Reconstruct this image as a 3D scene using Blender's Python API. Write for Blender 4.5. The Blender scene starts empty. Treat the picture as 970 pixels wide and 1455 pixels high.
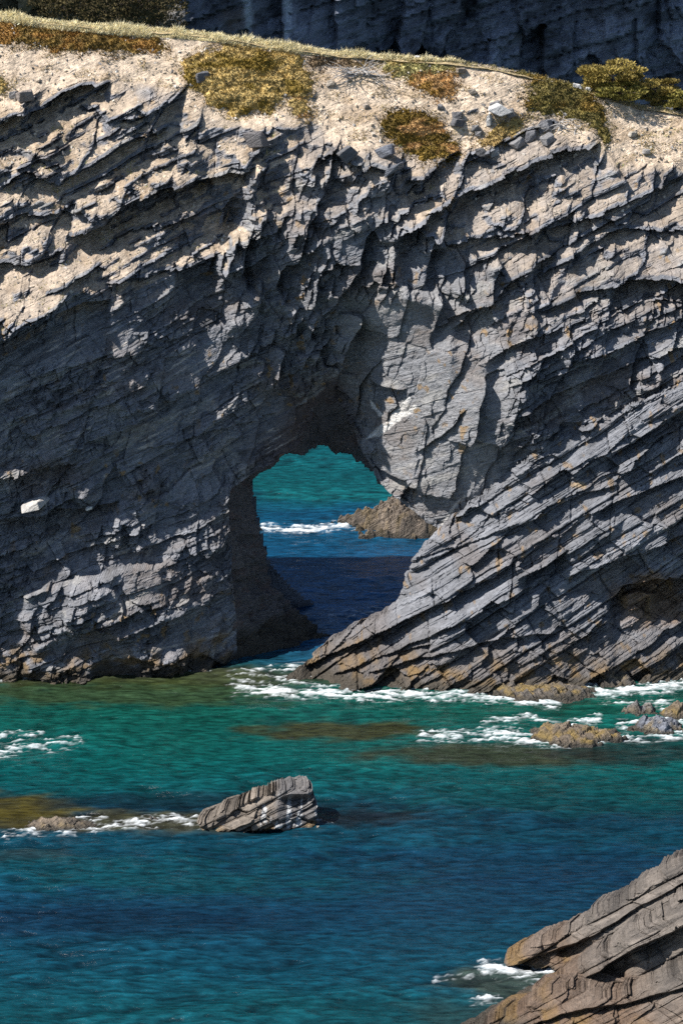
import bpy, math, random
import numpy as np
from math import radians
random.seed(7)
rng = np.random.default_rng(11)
SC = bpy.context.scene

# ------------------------------------------------------------------ camera, sky, sun, exposure
CAM_H, PITCH, F = 33.0, radians(17.0), 1455 / 0.36
CP, SP = math.cos(PITCH), math.sin(PITCH)
cam_d = bpy.data.cameras.new('camera')
cam = bpy.data.objects.new('camera', cam_d)
SC.collection.objects.link(cam)
cam.location = (0, 0, CAM_H)
cam.rotation_euler = (radians(90) - PITCH, 0, 0)
cam_d.sensor_fit = 'VERTICAL'
cam_d.sensor_height = 36.0
cam_d.lens = 100.0
cam_d.clip_start, cam_d.clip_end = 0.5, 9000.0
SC.camera = cam

SUN_DIR = np.array([-0.61, -0.11, 0.78]); SUN_DIR /= np.linalg.norm(SUN_DIR)
el = math.asin(SUN_DIR[2]); az = math.atan2(SUN_DIR[0], SUN_DIR[1])
world = bpy.data.worlds.new('World'); SC.world = world
world.use_nodes = True
wn = world.node_tree.nodes; wl = world.node_tree.links
sky = wn.new('ShaderNodeTexSky'); sky.sky_type = 'NISHITA'; sky.sun_disc = False
sky.sun_elevation = el; sky.sun_rotation = az
sky.altitude = 50; sky.air_density = 1.0; sky.dust_density = 0.4; sky.ozone_density = 1.5
bg = wn['Background']; bg.inputs['Strength'].default_value = 0.08
wl.new(sky.outputs[0], bg.inputs[0])
sun_d = bpy.data.lights.new('sun', 'SUN'); sun_d.energy = 5.0; sun_d.angle = radians(0.5)
sun_d.color = (1.0, 0.955, 0.90)
sun = bpy.data.objects.new('sun', sun_d); SC.collection.objects.link(sun)
from mathutils import Vector
sun.rotation_euler = Vector(SUN_DIR).to_track_quat('Z', 'Y').to_euler()
SC.view_settings.view_transform = 'Standard'; SC.view_settings.look = 'None'
SC.view_settings.exposure = 0.8; SC.view_settings.gamma = 1.0
SC.cycles.max_bounces = 4; SC.cycles.diffuse_bounces = 2; SC.cycles.glossy_bounces = 2
SC.cycles.use_denoising = False

# ------------------------------------------------------------------ helpers: view geometry
def proj(x, y, z):
    d = y * CP - (z - CAM_H) * SP
    u = y * SP + (z - CAM_H) * CP
    return 485 + F * x / d, 727.5 - F * u / d

def at(px, py, Y):
    a, b = (px - 485) / F, (727.5 - py) / F
    d = np.array([a, CP + b * SP, -SP + b * CP])
    return np.array([0, 0, CAM_H]) + d * (Y / d[1])

def on_water(px, py, z=0.0):
    a, b = (px - 485) / F, (727.5 - py) / F
    d = np.array([a, CP + b * SP, -SP + b * CP])
    return np.array([0, 0, CAM_H]) + d * ((z - CAM_H) / d[2])

# ------------------------------------------------------------------ helpers: noise
def hsh(ix, iy=0, seed=0):
    a = (np.asarray(ix).astype(np.int64) * 374761393 + np.asarray(iy).astype(np.int64) * 668265263 + seed * 2147483647 * 31 + seed * 9176) & 0xFFFFFFFF
    a = ((a ^ (a >> 13)) * 1274126177) & 0xFFFFFFFF
    a = ((a ^ (a >> 16)) * 2246822519) & 0xFFFFFFFF
    a = a ^ (a >> 15)
    return (a & 0xFFFFFF).astype(np.float64) / 16777216.0

def gnoise(x, y, seed=0):
    ix, iy = np.floor(x), np.floor(y)
    fx, fy = x - ix, y - iy
    ux, uy = fx * fx * fx * (fx * (fx * 6 - 15) + 10), fy * fy * fy * (fy * (fy * 6 - 15) + 10)
    def g(dx, dy):
        an = hsh(ix + dx, iy + dy, seed) * 6.2831853
        return np.cos(an) * (fx - dx) + np.sin(an) * (fy - dy)
    a = g(0, 0); b = g(1, 0); c = g(0, 1); d = g(1, 1)
    return (a + (b - a) * ux) * (1 - uy) + (c + (d - c) * ux) * uy

def fbm(x, y, octv=4, seed=0, gain=0.5):
    r = 0; a = 1.0; f = 1.0
    for o in range(octv):
        r = r + a * gnoise(x * f + 17.3 * o, y * f - 9.1 * o, seed + o); a *= gain; f *= 2.03
    return r

def sstep(a, b, x):
    t = np.clip((x - a) / (b - a), 0, 1)
    return t * t * (3 - 2 * t)

def jcell(t, h, seed, row=0):
    i = np.floor(t / h)
    B = lambda k: (k + 0.75 * (hsh(k, row, seed) - 0.5)) * h
    b0, b1 = B(i), B(i + 1)
    i = np.where(t < b0, i - 1, np.where(t >= b1, i + 1, i))
    return i, B(i), B(i + 1)

def layered(s, t, h, L, seed, tilt=1.0, groove=0.35, gw=0.03):
    """bedded, jointed rock: 0..1 height of each block, ids for colour"""
    it, lo, hi = jcell(t, h, seed)
    r1, r2, r3 = hsh(it, 1, seed + 5), hsh(it, 2, seed + 5), hsh(it, 3, seed + 5)
    ss = s + (r2 - 0.5) * 1.6 * (t - lo) + r3 * L * 9
    Lc = L * (0.6 + 0.9 * r1)
    Bq = ss / Lc
    js, slo, shi = jcell(Bq, 1.0, seed + 9, it)
    rb = hsh(js, it, seed + 21); tx = hsh(js, it, seed + 22) - 0.5; ty = hsh(js, it, seed + 23) - 0.5
    fs = (Bq - slo) / np.maximum(shi - slo, 1e-3) - 0.5
    ft = (t - lo) / np.maximum(hi - lo, 1e-3) - 0.5
    d = 0.55 * r1 + 0.6 * rb + tilt * (0.8 * tx * fs + 0.7 * (ty - 0.25) * ft)
    e = np.minimum(np.minimum(t - lo, hi - t), np.minimum(Bq - slo, shi - Bq) * Lc)
    d = d - groove * np.exp(-e / gw)
    return d, rb, it

def facets(u, v, seed, tilt=1.0):
    """angular broken faces: one tilted plane per irregular cell"""
    iu, iv = np.floor(u), np.floor(v)
    best = np.full(u.shape, 1e9); bd2 = np.full(u.shape, 1e9)
    hgt = np.zeros(u.shape); idv = np.zeros(u.shape)
    for dx in (-1, 0, 1):
        for dy in (-1, 0, 1):
            a, b = iu + dx, iv + dy
            cx = a + 0.15 + 0.7 * hsh(a, b, seed); cy = b + 0.15 + 0.7 * hsh(a, b, seed + 1)
            du, dv = u - cx, v - cy
            d = np.maximum(np.abs(du + 0.35 * dv), np.abs(dv - 0.25 * du)) + 0.15 * np.abs(du - dv)
            m = d < best
            bd2 = np.where(m, best, np.minimum(bd2, d))
            best = np.where(m, d, best)
            hh = hsh(a, b, seed + 2) + tilt * ((hsh(a, b, seed + 3) - 0.5) * du - (hsh(a, b, seed + 4) - 0.15) * dv)
            hgt = np.where(m, hh, hgt); idv = np.where(m, hsh(a, b, seed + 6), idv)
    return hgt - 0.06 * np.exp(-(bd2 - best) / 0.04), idv

class RBF:
    def __init__(s, P, v, smooth=1e-3):
        P = np.asarray(P, float); v = np.asarray(v, float); n = len(P)
        A = np.zeros((n + 3, n + 3)); A[:n, :n] = s.k(P, P) + np.eye(n) * smooth
        A[:n, n] = 1; A[:n, n + 1:] = P; A[n, :n] = 1; A[n + 1:, :n] = P.T
        s.w = np.linalg.solve(A, np.concatenate([v, np.zeros(3)])); s.P = P
    def k(s, a, b):
        r2 = ((a[:, None] - b[None]) ** 2).sum(-1)
        return np.sqrt(r2 + 0.02)
    def __call__(s, x, z):
        sh = x.shape; q = np.stack([x.ravel(), z.ravel()], 1); out = np.empty(len(q)); n = len(s.P)
        for i in range(0, len(q), 60000):
            c = q[i:i + 60000]
            out[i:i + 60000] = s.k(c, s.P) @ s.w[:n] + s.w[n] + c @ s.w[n + 1:]
        return out.reshape(sh)

def ctrl(pts):
    W = np.array([at(*p) for p in pts])
    return RBF(W[:, [0, 2]], W[:, 1])

def poly_sd(px, py, poly):
    """signed distance in picture units, positive inside"""
    P = np.asarray(poly, float); n = len(P)
    d = np.full(px.shape, 1e9); ins = np.zeros(px.shape, bool)
    for i in range(n):
        a, b = P[i], P[(i + 1) % n]; e = b - a
        wx, wy = px - a[0], py - a[1]
        tt = np.clip((wx * e[0] + wy * e[1]) / max(e @ e, 1e-9), 0, 1)
        d = np.minimum(d, (wx - e[0] * tt) ** 2 + (wy - e[1] * tt) ** 2)
        c = (a[1] <= py) != (b[1] <= py)
        with np.errstate(divide='ignore', invalid='ignore'):
            xi = a[0] + (py - a[1]) * e[0] / (e[1] if e[1] else 1e-9)
        ins ^= c & (px < xi)
    d = np.sqrt(d)
    return np.where(ins, d, -d)

def line_d(px, py, line):
    P = np.asarray(line, float)
    d = np.full(px.shape, 1e9)
    for i in range(len(P) - 1):
        a, b = P[i], P[i + 1]; e = b - a
        wx, wy = px - a[0], py - a[1]
        tt = np.clip((wx * e[0] + wy * e[1]) / max(e @ e, 1e-9), 0, 1)
        d = np.minimum(d, (wx - e[0] * tt) ** 2 + (wy - e[1] * tt) ** 2)
    return np.sqrt(d)

def ledge(px, py, line, amt, fade, jag=None):
    """a bed edge that juts out above the line: the rock right under it is set back, and comes out again over 'fade'"""
    P = np.asarray(line, float)
    yl = np.interp(px, P[:, 0], P[:, 1])
    x0, x1 = P[0, 0], P[-1, 0]
    endw = sstep(x0 - 2, x0 + 14, px) * (1 - sstep(x1 - 14, x1 + 2, px))
    dd = py - yl + (0 if jag is None else jag)
    return amt * endw * sstep(-1.0, 1.6, dd) * np.exp(-np.maximum(dd, 0) / fade) - 0.35 * amt * endw * np.exp(-np.maximum(-dd, 0) / (fade * 0.5)) * (dd <= 0)

# ------------------------------------------------------------------ helpers: objects
def build(name, V, Q, mat, parent=None, col=None, smooth=False, attrs=None):
    V = np.asarray(V, np.float32); Q = np.asarray(Q, np.int32)
    used = np.zeros(len(V), bool); used[Q.ravel()] = True
    mp = np.cumsum(used) - 1
    V = V[used]; Q = mp[Q].astype(np.int32)
    me = bpy.data.meshes.new(name)
    k = Q.shape[1]
    me.vertices.add(len(V)); me.vertices.foreach_set('co', V.ravel())
    me.loops.add(Q.size); me.loops.foreach_set('vertex_index', Q.ravel())
    me.polygons.add(len(Q)); me.polygons.foreach_set('loop_start', np.arange(0, Q.size, k, dtype=np.int32))
    me.polygons.foreach_set('use_smooth', np.full(len(Q), smooth))
    me.update(calc_edges=True)
    if col is not None:
        c = np.ones((len(V), 4), np.float32); c[:, :3] = np.clip(np.asarray(col)[used], 0, 1)
        at_ = me.color_attributes.new('Col', 'FLOAT_COLOR', 'POINT'); at_.data.foreach_set('color', c.ravel())
    for nme, val in (attrs or {}).items():
        a = me.attributes.new(nme, 'FLOAT', 'POINT'); a.data.foreach_set('value', np.asarray(val, np.float32)[used])
    me.materials.append(mat)
    o = bpy.data.objects.new(name, me); SC.collection.objects.link(o)
    if parent: o.parent = parent
    return o

def empty(name, loc=(0, 0, 0)):
    o = bpy.data.objects.new(name, None); SC.collection.objects.link(o); o.location = loc
    return o

def tag(o, label, cat, group=None):
    o['label'] = label; o['category'] = cat
    if group: o['group'] = group
    return o

def structure(o, label=None):
    o['kind'] = 'structure'
    if label: o['label'] = label
    return o

def tris(name, T, C, mat, parent=None):
    """many loose triangles (leaves, blades) as one mesh: T (n,3,3), C (n,3)"""
    T = np.asarray(T).reshape(-1, 3)
    Q = np.arange(len(T)).reshape(-1, 3)
    return build(name, T, Q, mat, parent, np.repeat(C, 3, 0))

# ------------------------------------------------------------------ materials
def node_mat(name):
    m = bpy.data.materials.new(name); m.use_nodes = True
    return m, m.node_tree.nodes, m.node_tree.links, m.node_tree.nodes['Principled BSDF']

def rock_mat(name, dip, rough=0.75, spec=0.35, bump=0.09, fine=1.0):
    m, n, l, b = node_mat(name)
    co = n.new('ShaderNodeTexCoord')
    mp = n.new('ShaderNodeMapping'); mp.inputs['Rotation'].default_value = (0, dip, 0)
    l.new(co.outputs['Object'], mp.inputs['Vector'])
    st = n.new('ShaderNodeMapping'); st.inputs['Scale'].default_value = (2.2, 5.0, 16.0)
    l.new(mp.outputs[0], st.inputs['Vector'])
    n1 = n.new('ShaderNodeTexNoise'); n1.inputs['Scale'].default_value = 1.0; n1.inputs['Detail'].default_value = 7; n1.inputs['Roughness'].default_value = 0.65
    l.new(st.outputs[0], n1.inputs['Vector'])
    n2 = n.new('ShaderNodeTexNoise'); n2.inputs['Scale'].default_value = 9.0; n2.inputs['Detail'].default_value = 6; n2.inputs['Roughness'].default_value = 0.7
    l.new(co.outputs['Object'], n2.inputs['Vector'])
    at_ = n.new('ShaderNodeVertexColor'); at_.layer_name = 'Col'
    r1 = n.new('ShaderNodeMapRange'); r1.inputs['From Min'].default_value = 0.25; r1.inputs['From Max'].default_value = 0.75
    r1.inputs['To Min'].default_value = 0.62; r1.inputs['To Max'].default_value = 1.38
    l.new(n1.outputs['Fac'], r1.inputs['Value'])
    r2 = n.new('ShaderNodeMapRange'); r2.inputs['From Min'].default_value = 0.25; r2.inputs['From Max'].default_value = 0.75
    r2.inputs['To Min'].default_value = 0.7; r2.inputs['To Max'].default_value = 1.3
    l.new(n2.outputs['Fac'], r2.inputs['Value'])
    mu = n.new('ShaderNodeMath'); mu.operation = 'MULTIPLY'
    l.new(r1.outputs[0], mu.inputs[0]); l.new(r2.outputs[0], mu.inputs[1])
    mx = n.new('ShaderNodeVectorMath'); mx.operation = 'SCALE'
    l.new(at_.outputs['Color'], mx.inputs[0]); l.new(mu.outputs[0], mx.inputs['Scale'])
    l.new(mx.outputs[0], b.inputs['Base Color'])
    add = n.new('ShaderNodeMath'); add.operation = 'ADD'
    l.new(n1.outputs['Fac'], add.inputs[0]); l.new(n2.outputs['Fac'], add.inputs[1])
    bp = n.new('ShaderNodeBump'); bp.inputs['Strength'].default_value = 0.9; bp.inputs['Distance'].default_value = bump
    l.new(add.outputs[0], bp.inputs['Height']); l.new(bp.outputs[0], b.inputs['Normal'])
    b.inputs['Roughness'].default_value = rough
    b.inputs['Specular IOR Level'].default_value = spec
    return m

def leaf_mat(name, rough=0.7):
    m, n, l, b = node_mat(name)
    at_ = n.new('ShaderNodeVertexColor'); at_.layer_name = 'Col'
    no = n.new('ShaderNodeTexNoise'); no.inputs['Scale'].default_value = 6.0
    co = n.new('ShaderNodeTexCoord'); l.new(co.outputs['Object'], no.inputs['Vector'])
    r = n.new('ShaderNodeMapRange'); r.inputs['From Min'].default_value = 0.3; r.inputs['From Max'].default_value = 0.7
    r.inputs['To Min'].default_value = 0.7; r.inputs['To Max'].default_value = 1.3
    l.new(no.outputs['Fac'], r.inputs['Value'])
    mx = n.new('ShaderNodeVectorMath'); mx.operation = 'SCALE'
    l.new(at_.outputs['Color'], mx.inputs[0]); l.new(r.outputs[0], mx.inputs['Scale'])
    l.new(mx.outputs[0], b.inputs['Base Color'])
    b.inputs['Roughness'].default_value = rough; b.inputs['Specular IOR Level'].default_value = 0.2
    return m

M_ROCK = rock_mat('bedded_slate', radians(22))
M_BUTT = rock_mat('slabby_slate', radians(33), rough=0.6, spec=0.5)
M_FORE = rock_mat('foreshore_slate', radians(32), rough=0.6, spec=0.5)
M_FAR = rock_mat('distant_slate', radians(15), bump=0.15)
M_WETROCK = rock_mat('damp_slate', radians(22), rough=0.42, spec=0.6, bump=0.12)
M_LEAF = leaf_mat('leaves'); M_STRAW = leaf_mat('straw'); M_WOOD = leaf_mat('bleached_wood')

SLATE = np.array([0.150, 0.156, 0.172]); SOIL = np.array([0.60, 0.475, 0.345])
BROWN = np.array([0.12, 0.085, 0.06]); OCHRE = np.array([0.23, 0.135, 0.035]); WET = np.array([0.045, 0.036, 0.024])
QUARTZ = np.array([0.72, 0.70, 0.66]); WEED = np.array([0.075, 0.052, 0.016])

def mix(c, d, w):
    return c + (np.asarray(d) - c) * np.asarray(w)[..., None]

def grid_axes(x0, x1, step, margin, coarse):
    out = [np.arange(x0, x1, step)]
    a = x0; left = []
    st = step
    while a > x0 - margin:
        st = min(st * 1.15, coarse); a -= st; left.append(a)
    a = x1; right = []; st = step
    while a < x1 + margin:
        right.append(a); st = min(st * 1.15, coarse); a += st
    return np.concatenate([np.array(left[::-1]), out[0], np.array(right)])

def quads_of(mask):
    """faces of a 2-D grid where all four corners are kept"""
    R, Cn = mask.shape
    idx = np.arange(R * Cn).reshape(R, Cn)
    k = mask[:-1, :-1] & mask[1:, :-1] & mask[:-1, 1:] & mask[1:, 1:]
    return np.stack([idx[:-1, :-1][k], idx[:-1, 1:][k], idx[1:, 1:][k], idx[1:, :-1][k]], 1)

def blur(a, n):
    for ax in (0, 1):
        p = np.pad(a, [(n, n) if i == ax else (0, 0) for i in (0, 1)], mode='edge')
        c = np.cumsum(p, ax); c = np.insert(c, 0, 0, ax)
        L = a.shape[ax]; w = 2 * n + 1
        a = (np.take(c, range(w, w + L), ax) - np.take(c, range(0, L), ax)) / w
    return a

# ================================================================== THE ROCK ARCH
arch = tag(empty('rock_arch', (0, 91, 0)), 'grey slate sea arch with tilted rock layers and a grassy top, pierced by one hole', 'sea arch')

CREST = [(-400, -10), (-150, 5), (0, 18), (60, 27), (100, 31), (180, 39), (250, 42), (300, 47), (400, 63), (480, 74), (560, 80), (640, 85), (700, 93),
         (760, 106), (830, 124), (900, 146), (970, 158), (1100, 180), (1400, 220)]
MAIN = [
 (-250, 960, 88.20), (0, 960, 89.20), (150, 957, 89.40), (260, 948, 89.90), (335, 942, 90.90),
 (-250, 850, 88.60), (0, 850, 90.00), (140, 800, 90.90), (120, 860, 89.70), (200, 860, 89.90), (270, 850, 90.70), (322, 850, 91.50),
 (0, 780, 90.50), (100, 760, 91.30), (200, 750, 91.50), (318, 770, 92.20),
 (-250, 700, 88.60), (0, 700, 90.80), (100, 700, 91.30), (200, 700, 91.90), (315, 700, 92.80),
 (-250, 600, 88.60), (0, 600, 90.90), (150, 600, 91.70), (300, 600, 93.00), (400, 610, 94.10), (430, 600, 94.50),
 (-250, 500, 89.40), (0, 510, 90.80), (150, 500, 91.60), (300, 500, 93.50), (400, 500, 94.20), (455, 520, 95.00), (440, 560, 94.90),
 (-250, 400, 91.80), (0, 400, 92.90), (150, 420, 92.50), (300, 400, 94.30), (400, 400, 94.20), (470, 420, 94.10),
 (-250, 300, 93.20), (0, 300, 94.40), (150, 310, 94.40), (300, 300, 94.89), (400, 300, 94.58), (480, 310, 94.10),
 (-250, 200, 94.58), (0, 200, 95.28), (150, 200, 95.51), (300, 200, 95.59), (450, 200, 95.83), (520, 210, 95.36),
 (0, 120, 96.37), (150, 110, 96.76), (300, 120, 96.76), (440, 130, 96.68), (0, 70, 97.31), (250, 75, 97.54), (420, 90, 97.46),
 (-250, 0, 98.32), (0, 25, 98.32), (200, 45, 98.24), (480, 78, 97.93),
 (470, 570, 95.60), (510, 600, 95.00), (530, 660, 94.50), (600, 740, 93.20), (640, 760, 92.60),
 (500, 500, 94.80), (560, 560, 93.50), (600, 600, 92.60), (580, 680, 93.30), (660, 690, 92.10), (700, 570, 91.50), (640, 520, 92.30),
 (490, 430, 94.00), (560, 440, 93.50), (650, 440, 93.00), (700, 460, 92.40), (560, 340, 94.20), (620, 330, 94.00),
 (800, 560, 91.80), (800, 500, 92.30), (970, 450, 92.90), (1250, 450, 92.40), (800, 400, 93.40), (970, 350, 94.20), (880, 430, 93.20), (700, 350, 94.20),
 (600, 280, 95.28), (720, 290, 95.05), (850, 280, 95.12), (970, 260, 95.51), (1250, 300, 95.20), (700, 220, 95.83), (840, 200, 96.06), (970, 190, 96.61),
 (600, 150, 96.53), (700, 150, 96.45), (560, 84, 97.78), (700, 97, 97.54), (830, 128, 97.39), (900, 150, 97.39), (970, 162, 97.39), (1250, 200, 97.39),
 (800, 660, 91.90), (970, 600, 92.00), (800, 900, 91.20), (970, 900, 91.20), (1250, 900, 90.50), (650, 900, 92.50), (650, 980, 92.30),
]
HOLE_F = [(336, 1010), (334, 950), (330, 890), (326, 830), (322, 760), (318, 715), (325, 690), (350, 672), (385, 652), (418, 632), (433, 600), (440, 575), (465, 560),
          (490, 575), (508, 610), (522, 645), (538, 672), (560, 700), (600, 730), (640, 760), (645, 860), (640, 1010)]
HOLE_B = [(505, 925, 93.0), (470, 909, 93.1), (430, 878, 93.4), (386, 832, 93.6), (370, 765, 93.8), (362, 715, 94.0), (356, 690, 94.0), (372, 670, 94.2), (400, 652, 94.3),
          (428, 641, 94.8), (455, 636, 96.0), (475, 637, 96.6), (492, 648, 96.6), (507, 658, 96.4), (522, 664, 96.0), (536, 676, 95.8), (549, 691, 95.7),
          (566, 709, 95.5), (606, 731, 95.3), (645, 760, 95.2), (650, 860, 95.0), (645, 960, 95.0)]
macro = ctrl(MAIN)

R_MASS = [(-300, 470), (60, 440), (170, 400), (240, 385), (310, 380), (340, 490), (420, 590), (420, 640), (330, 690), (150, 680), (0, 640), (-300, 650)]
R_LEDGE = [(-300, 120), (0, 120), (150, 105), (300, 160), (420, 170), (420, 260), (330, 380), (160, 430), (0, 490), (-300, 520)]
R_BLOCK = [(315, 290), (350, 230), (430, 180), (520, 190), (600, 240), (640, 330), (720, 360), (690, 440), (560, 430), (500, 520), (450, 590), (400, 560), (330, 490), (300, 400)]
R_FAULT = [(480, 420), (560, 400), (650, 420), (720, 470), (730, 600), (700, 720), (640, 770), (560, 720), (510, 600), (480, 540)]
R_RIGHT = [(560, 260), (660, 170), (860, 190), (1400, 230), (1400, 700), (740, 700), (720, 480), (700, 400), (600, 340)]
R_LOW = [(-300, 640), (60, 670), (330, 690), (345, 1010), (-300, 1010)]
SOILTOP = [(-400, -50), (1400, 150), (1400, 280), (970, 235), (880, 235), (820, 190), (700, 200), (640, 235), (560, 215), (470, 200), (400, 175), (330, 180), (290, 160),
           (250, 135), (160, 118), (90, 128), (0, 150), (-400, 170)]

LEDGES = [
 ([(-80, 185), (0, 172), (35, 160), (65, 150), (90, 132), (158, 112)], 1.0, 45),
 ([(165, 165), (200, 158), (235, 148), (268, 124)], 0.5, 22),
 ([(0, 262), (40, 240), (85, 258), (130, 235), (175, 205), (240, 178)], 0.6, 34),
 ([(-60, 330), (0, 312), (50, 300), (110, 305)], 0.35, 22),
 ([(95, 338), (150, 318), (185, 285), (230, 264), (290, 250), (356, 238)], 0.85, 70),
 ([(130, 362), (190, 330), (250, 312), (345, 300)], 0.3, 40),
 ([(-80, 400), (0, 375), (40, 372), (90, 352)], 0.5, 28),
 ([(-80, 500), (0, 482), (50, 452), (110, 432), (158, 426)], 0.9, 75),
 ([(150, 402), (240, 384), (322, 366)], 0.35, 50),
 ([(30, 622), (110, 592), (210, 545)], 0.28, 14),
 ([(0, 560), (120, 520), (300, 470)], 0.15, 20),
 ([(210, 640), (300, 610), (395, 590)], 0.2, 14),
 ([(-80, 690), (0, 676), (60, 668), (110, 655)], 0.4, 28),
 ([(-40, 742), (0, 735), (70, 724), (170, 712)], 0.75, 26),
 ([(30, 845), (80, 825), (130, 812), (220, 800), (240, 790)], -0.5, 60),
 ([(60, 800), (130, 775), (220, 740)], 0.3, 20),
 ([(90, 905), (160, 882), (200, 860), (240, 850)], 0.4, 22),
 ([(560, 338), (640, 279), (700, 252), (780, 217), (852, 203)], 1.1, 42),
 ([(568, 256), (610, 240), (655, 214)], 0.6, 30),
 ([(650, 233), (700, 207), (745, 184), (796, 172)], 0.4, 14),
 ([(640, 472), (700, 424), (760, 372), (790, 358)], 0.55, 50),
 ([(600, 362), (640, 346), (720, 328)], 0.45, 38),
 ([(700, 330), (780, 322), (850, 300), (900, 275), (970, 250)], 0.5, 28),
 ([(860, 405), (905, 392), (950, 392), (990, 400)], 1.0, 34),
 ([(760, 440), (830, 410), (870, 400)], 0.5, 28),
 ([(690, 520), (740, 480), (800, 455)], 0.45, 30),
 ([(760, 540), (830, 505), (900, 480), (990, 440)], 0.45, 26),
 ([(850, 330), (905, 322), (970, 330), (1100, 310)], 0.4, 22),
 ([(720, 600), (790, 560), (880, 520), (990, 480)], 0.4, 24),
 ([(524, 538), (545, 546), (578, 552)], 0.7, 24),
 ([(470, 545), (490, 556), (515, 580)], 0.3, 20),
 ([(588, 640), (630, 612), (664, 580)], 0.3, 16),
 ([(610, 470), (640, 455), (690, 430)], 0.3, 20),
 ([(335, 345), (370, 330), (400, 322)], 0.4, 26),
 ([(335, 395), (365, 372), (385, 360)], 0.5, 24),
 ([(440, 235), (470, 218), (500, 222)], 0.4, 18),
]

def weights(px, py, jag):
    w = {}
    for k, p in (('mass', R_MASS), ('ledge', R_LEDGE), ('block', R_BLOCK), ('fault', R_FAULT), ('right', R_RIGHT), ('low', R_LOW)):
        w[k] = sstep(-22, 22, poly_sd(px, py, p) + jag)
    return w

def relief(s, t, px, py, w, seed=0):
    """depth (metres, towards the viewer) of the broken bedding"""
    g = lambda base, **k: base + sum((v - base) * w[q] for q, v in k.items())
    a1 = g(0.24, mass=0.32, ledge=0.55, block=0.2, fault=0.06, right=0.62, low=0.36)
    a2 = g(0.18, mass=0.17, ledge=0.38, block=0.12, fault=0.04, right=0.30, low=0.24)
    a3 = g(0.09, mass=0.075, ledge=0.13, block=0.07, fault=0.022, right=0.09, low=0.10)
    a4 = g(0.04, mass=0.024, ledge=0.045, block=0.03, fault=0.008, right=0.05, low=0.05)
    af = g(0.2, mass=0.20, ledge=0.22, block=0.7, fault=0.5, right=0.30, low=0.30)
    br = 0.25 + 1.5 * sstep(-0.35, 0.45, fbm(s * 0.5, t * 0.7, 4, seed + 40))
    d1, c1, i1 = layered(s, t, 0.95, 2.2, seed + 1, groove=0.18, gw=0.02)
    d2, c2, i2 = layered(s, t, 0.34, 0.8, seed + 2, groove=0.25, gw=0.012)
    d3, c3, i3 = layered(s, t, 0.12, 0.36, seed + 3, gw=0.010)
    d4, c4, i4 = layered(s, t, 0.045, 0.22, seed + 4, groove=0.2, gw=0.01)
    an = radians(44)
    u = (s * math.cos(an) + t * math.sin(an)); v = (-s * math.sin(an) + t * math.cos(an))
    f1, cf1 = facets(u / 1.7, v / 1.1, seed + 60, 1.5)
    f2, cf2 = facets(u / 0.5, v / 0.28, seed + 70, 1.3)
    f3, cf3 = facets(u / 2.1, v / 1.1, seed + 80, 1.6)
    wf = np.clip(w['fault'], 0, 1); f1 = f1 * (1 - wf) + f3 * wf
    d = a1 * d1 + a2 * br * d2 + a3 * br * d3 + a4 * d4 + af * (f1 + 0.4 * br * f2 * (1 - 0.75 * wf))
    tone = 0.35 * c1 + 0.35 * c2 + 0.3 * c3
    return d, tone, cf1

DIP = math.tan(radians(24))
xs = grid_axes(-12.9, 12.9, 0.027, 9.0, 0.25)
zz = np.arange(-12.5, 31.0, 0.026)
X, T0 = np.meshgrid(xs, zz)
Z = T0 + DIP * X
pre = (Z > -0.7) & (Z < 22)
Yg = np.full(X.shape, 100.0)
ii = np.where(pre)
x, z = X[ii], Z[ii]
# big shape on a coarse lattice, then bilinear
cx = np.arange(-24, 24.1, 0.2); cz = np.arange(-2, 24.1, 0.2)
CG = macro(*np.meshgrid(cx, cz))
def macro_at(x, z):
    fx = np.clip((x - cx[0]) / 0.2, 0, len(cx) - 1.001); fz = np.clip((z - cz[0]) / 0.2, 0, len(cz) - 1.001)
    i, j = fx.astype(int), fz.astype(int); fx -= i; fz -= j
    return (CG[j, i] * (1 - fx) + CG[j, i + 1] * fx) * (1 - fz) + (CG[j + 1, i] * (1 - fx) + CG[j + 1, i + 1] * fx) * fz
y0 = macro_at(x, z)
px, py = proj(x, y0, z)
jag = 14 * fbm(x * 0.9, z * 0.9, 3, 90)
crest_y = np.interp(px, [c[0] for c in CREST], [c[1] for c in CREST])
keep = (py > crest_y - 40)
ii = (ii[0][keep], ii[1][keep]); x, z, y0, px, py, jag = [q[keep] for q in (x, z, y0, px, py, jag)]
crest_y = crest_y[keep]
w = weights(px, py, jag)
# bedding coordinates, gently folded
th = radians(24) + 0 * x
s = x * math.cos(radians(24)) + z * math.sin(radians(24))
t = z * math.cos(radians(24)) - x * math.sin(radians(24))
t = t + 0.34 * fbm(x * 0.14, z * 0.14, 2, 31) + 0.05 * fbm(s * 0.5, t * 0.9, 2, 33) + 0.022 * fbm(s * 2.2, t * 3, 2, 34)
t = t + w['low'] * (x + 9) * 0.10 - w['right'] * 0.02 * x
s = s + 0.12 * fbm(x * 1.1, z * 1.1, 3, 35)
d, tone, ctone = relief(s, t, px, py, w)
soil_top = sstep(-10, 14, poly_sd(px, py, SOILTOP) + 0.8 * jag)
soft = 0.10 * fbm(x * 1.2, z * 2.0, 6, 51, 0.62) + 0.05 * np.abs(fbm(x * 5, z * 9, 3, 52))
led = np.zeros(x.shape)
jl = 3.0 * fbm(s * 1.2, t * 1.2, 2, 77) + 7.0 * (layered(s, t, 1.3, 0.8, 78)[1] - 0.5)
for L, a, f in LEDGES:
    led += ledge(px, py, L, a, f, jl)
y = y0 - (d - 0.35) * (1 - 0.88 * soil_top) - soft * (0.25 + 0.75 * soil_top) + led
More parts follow.
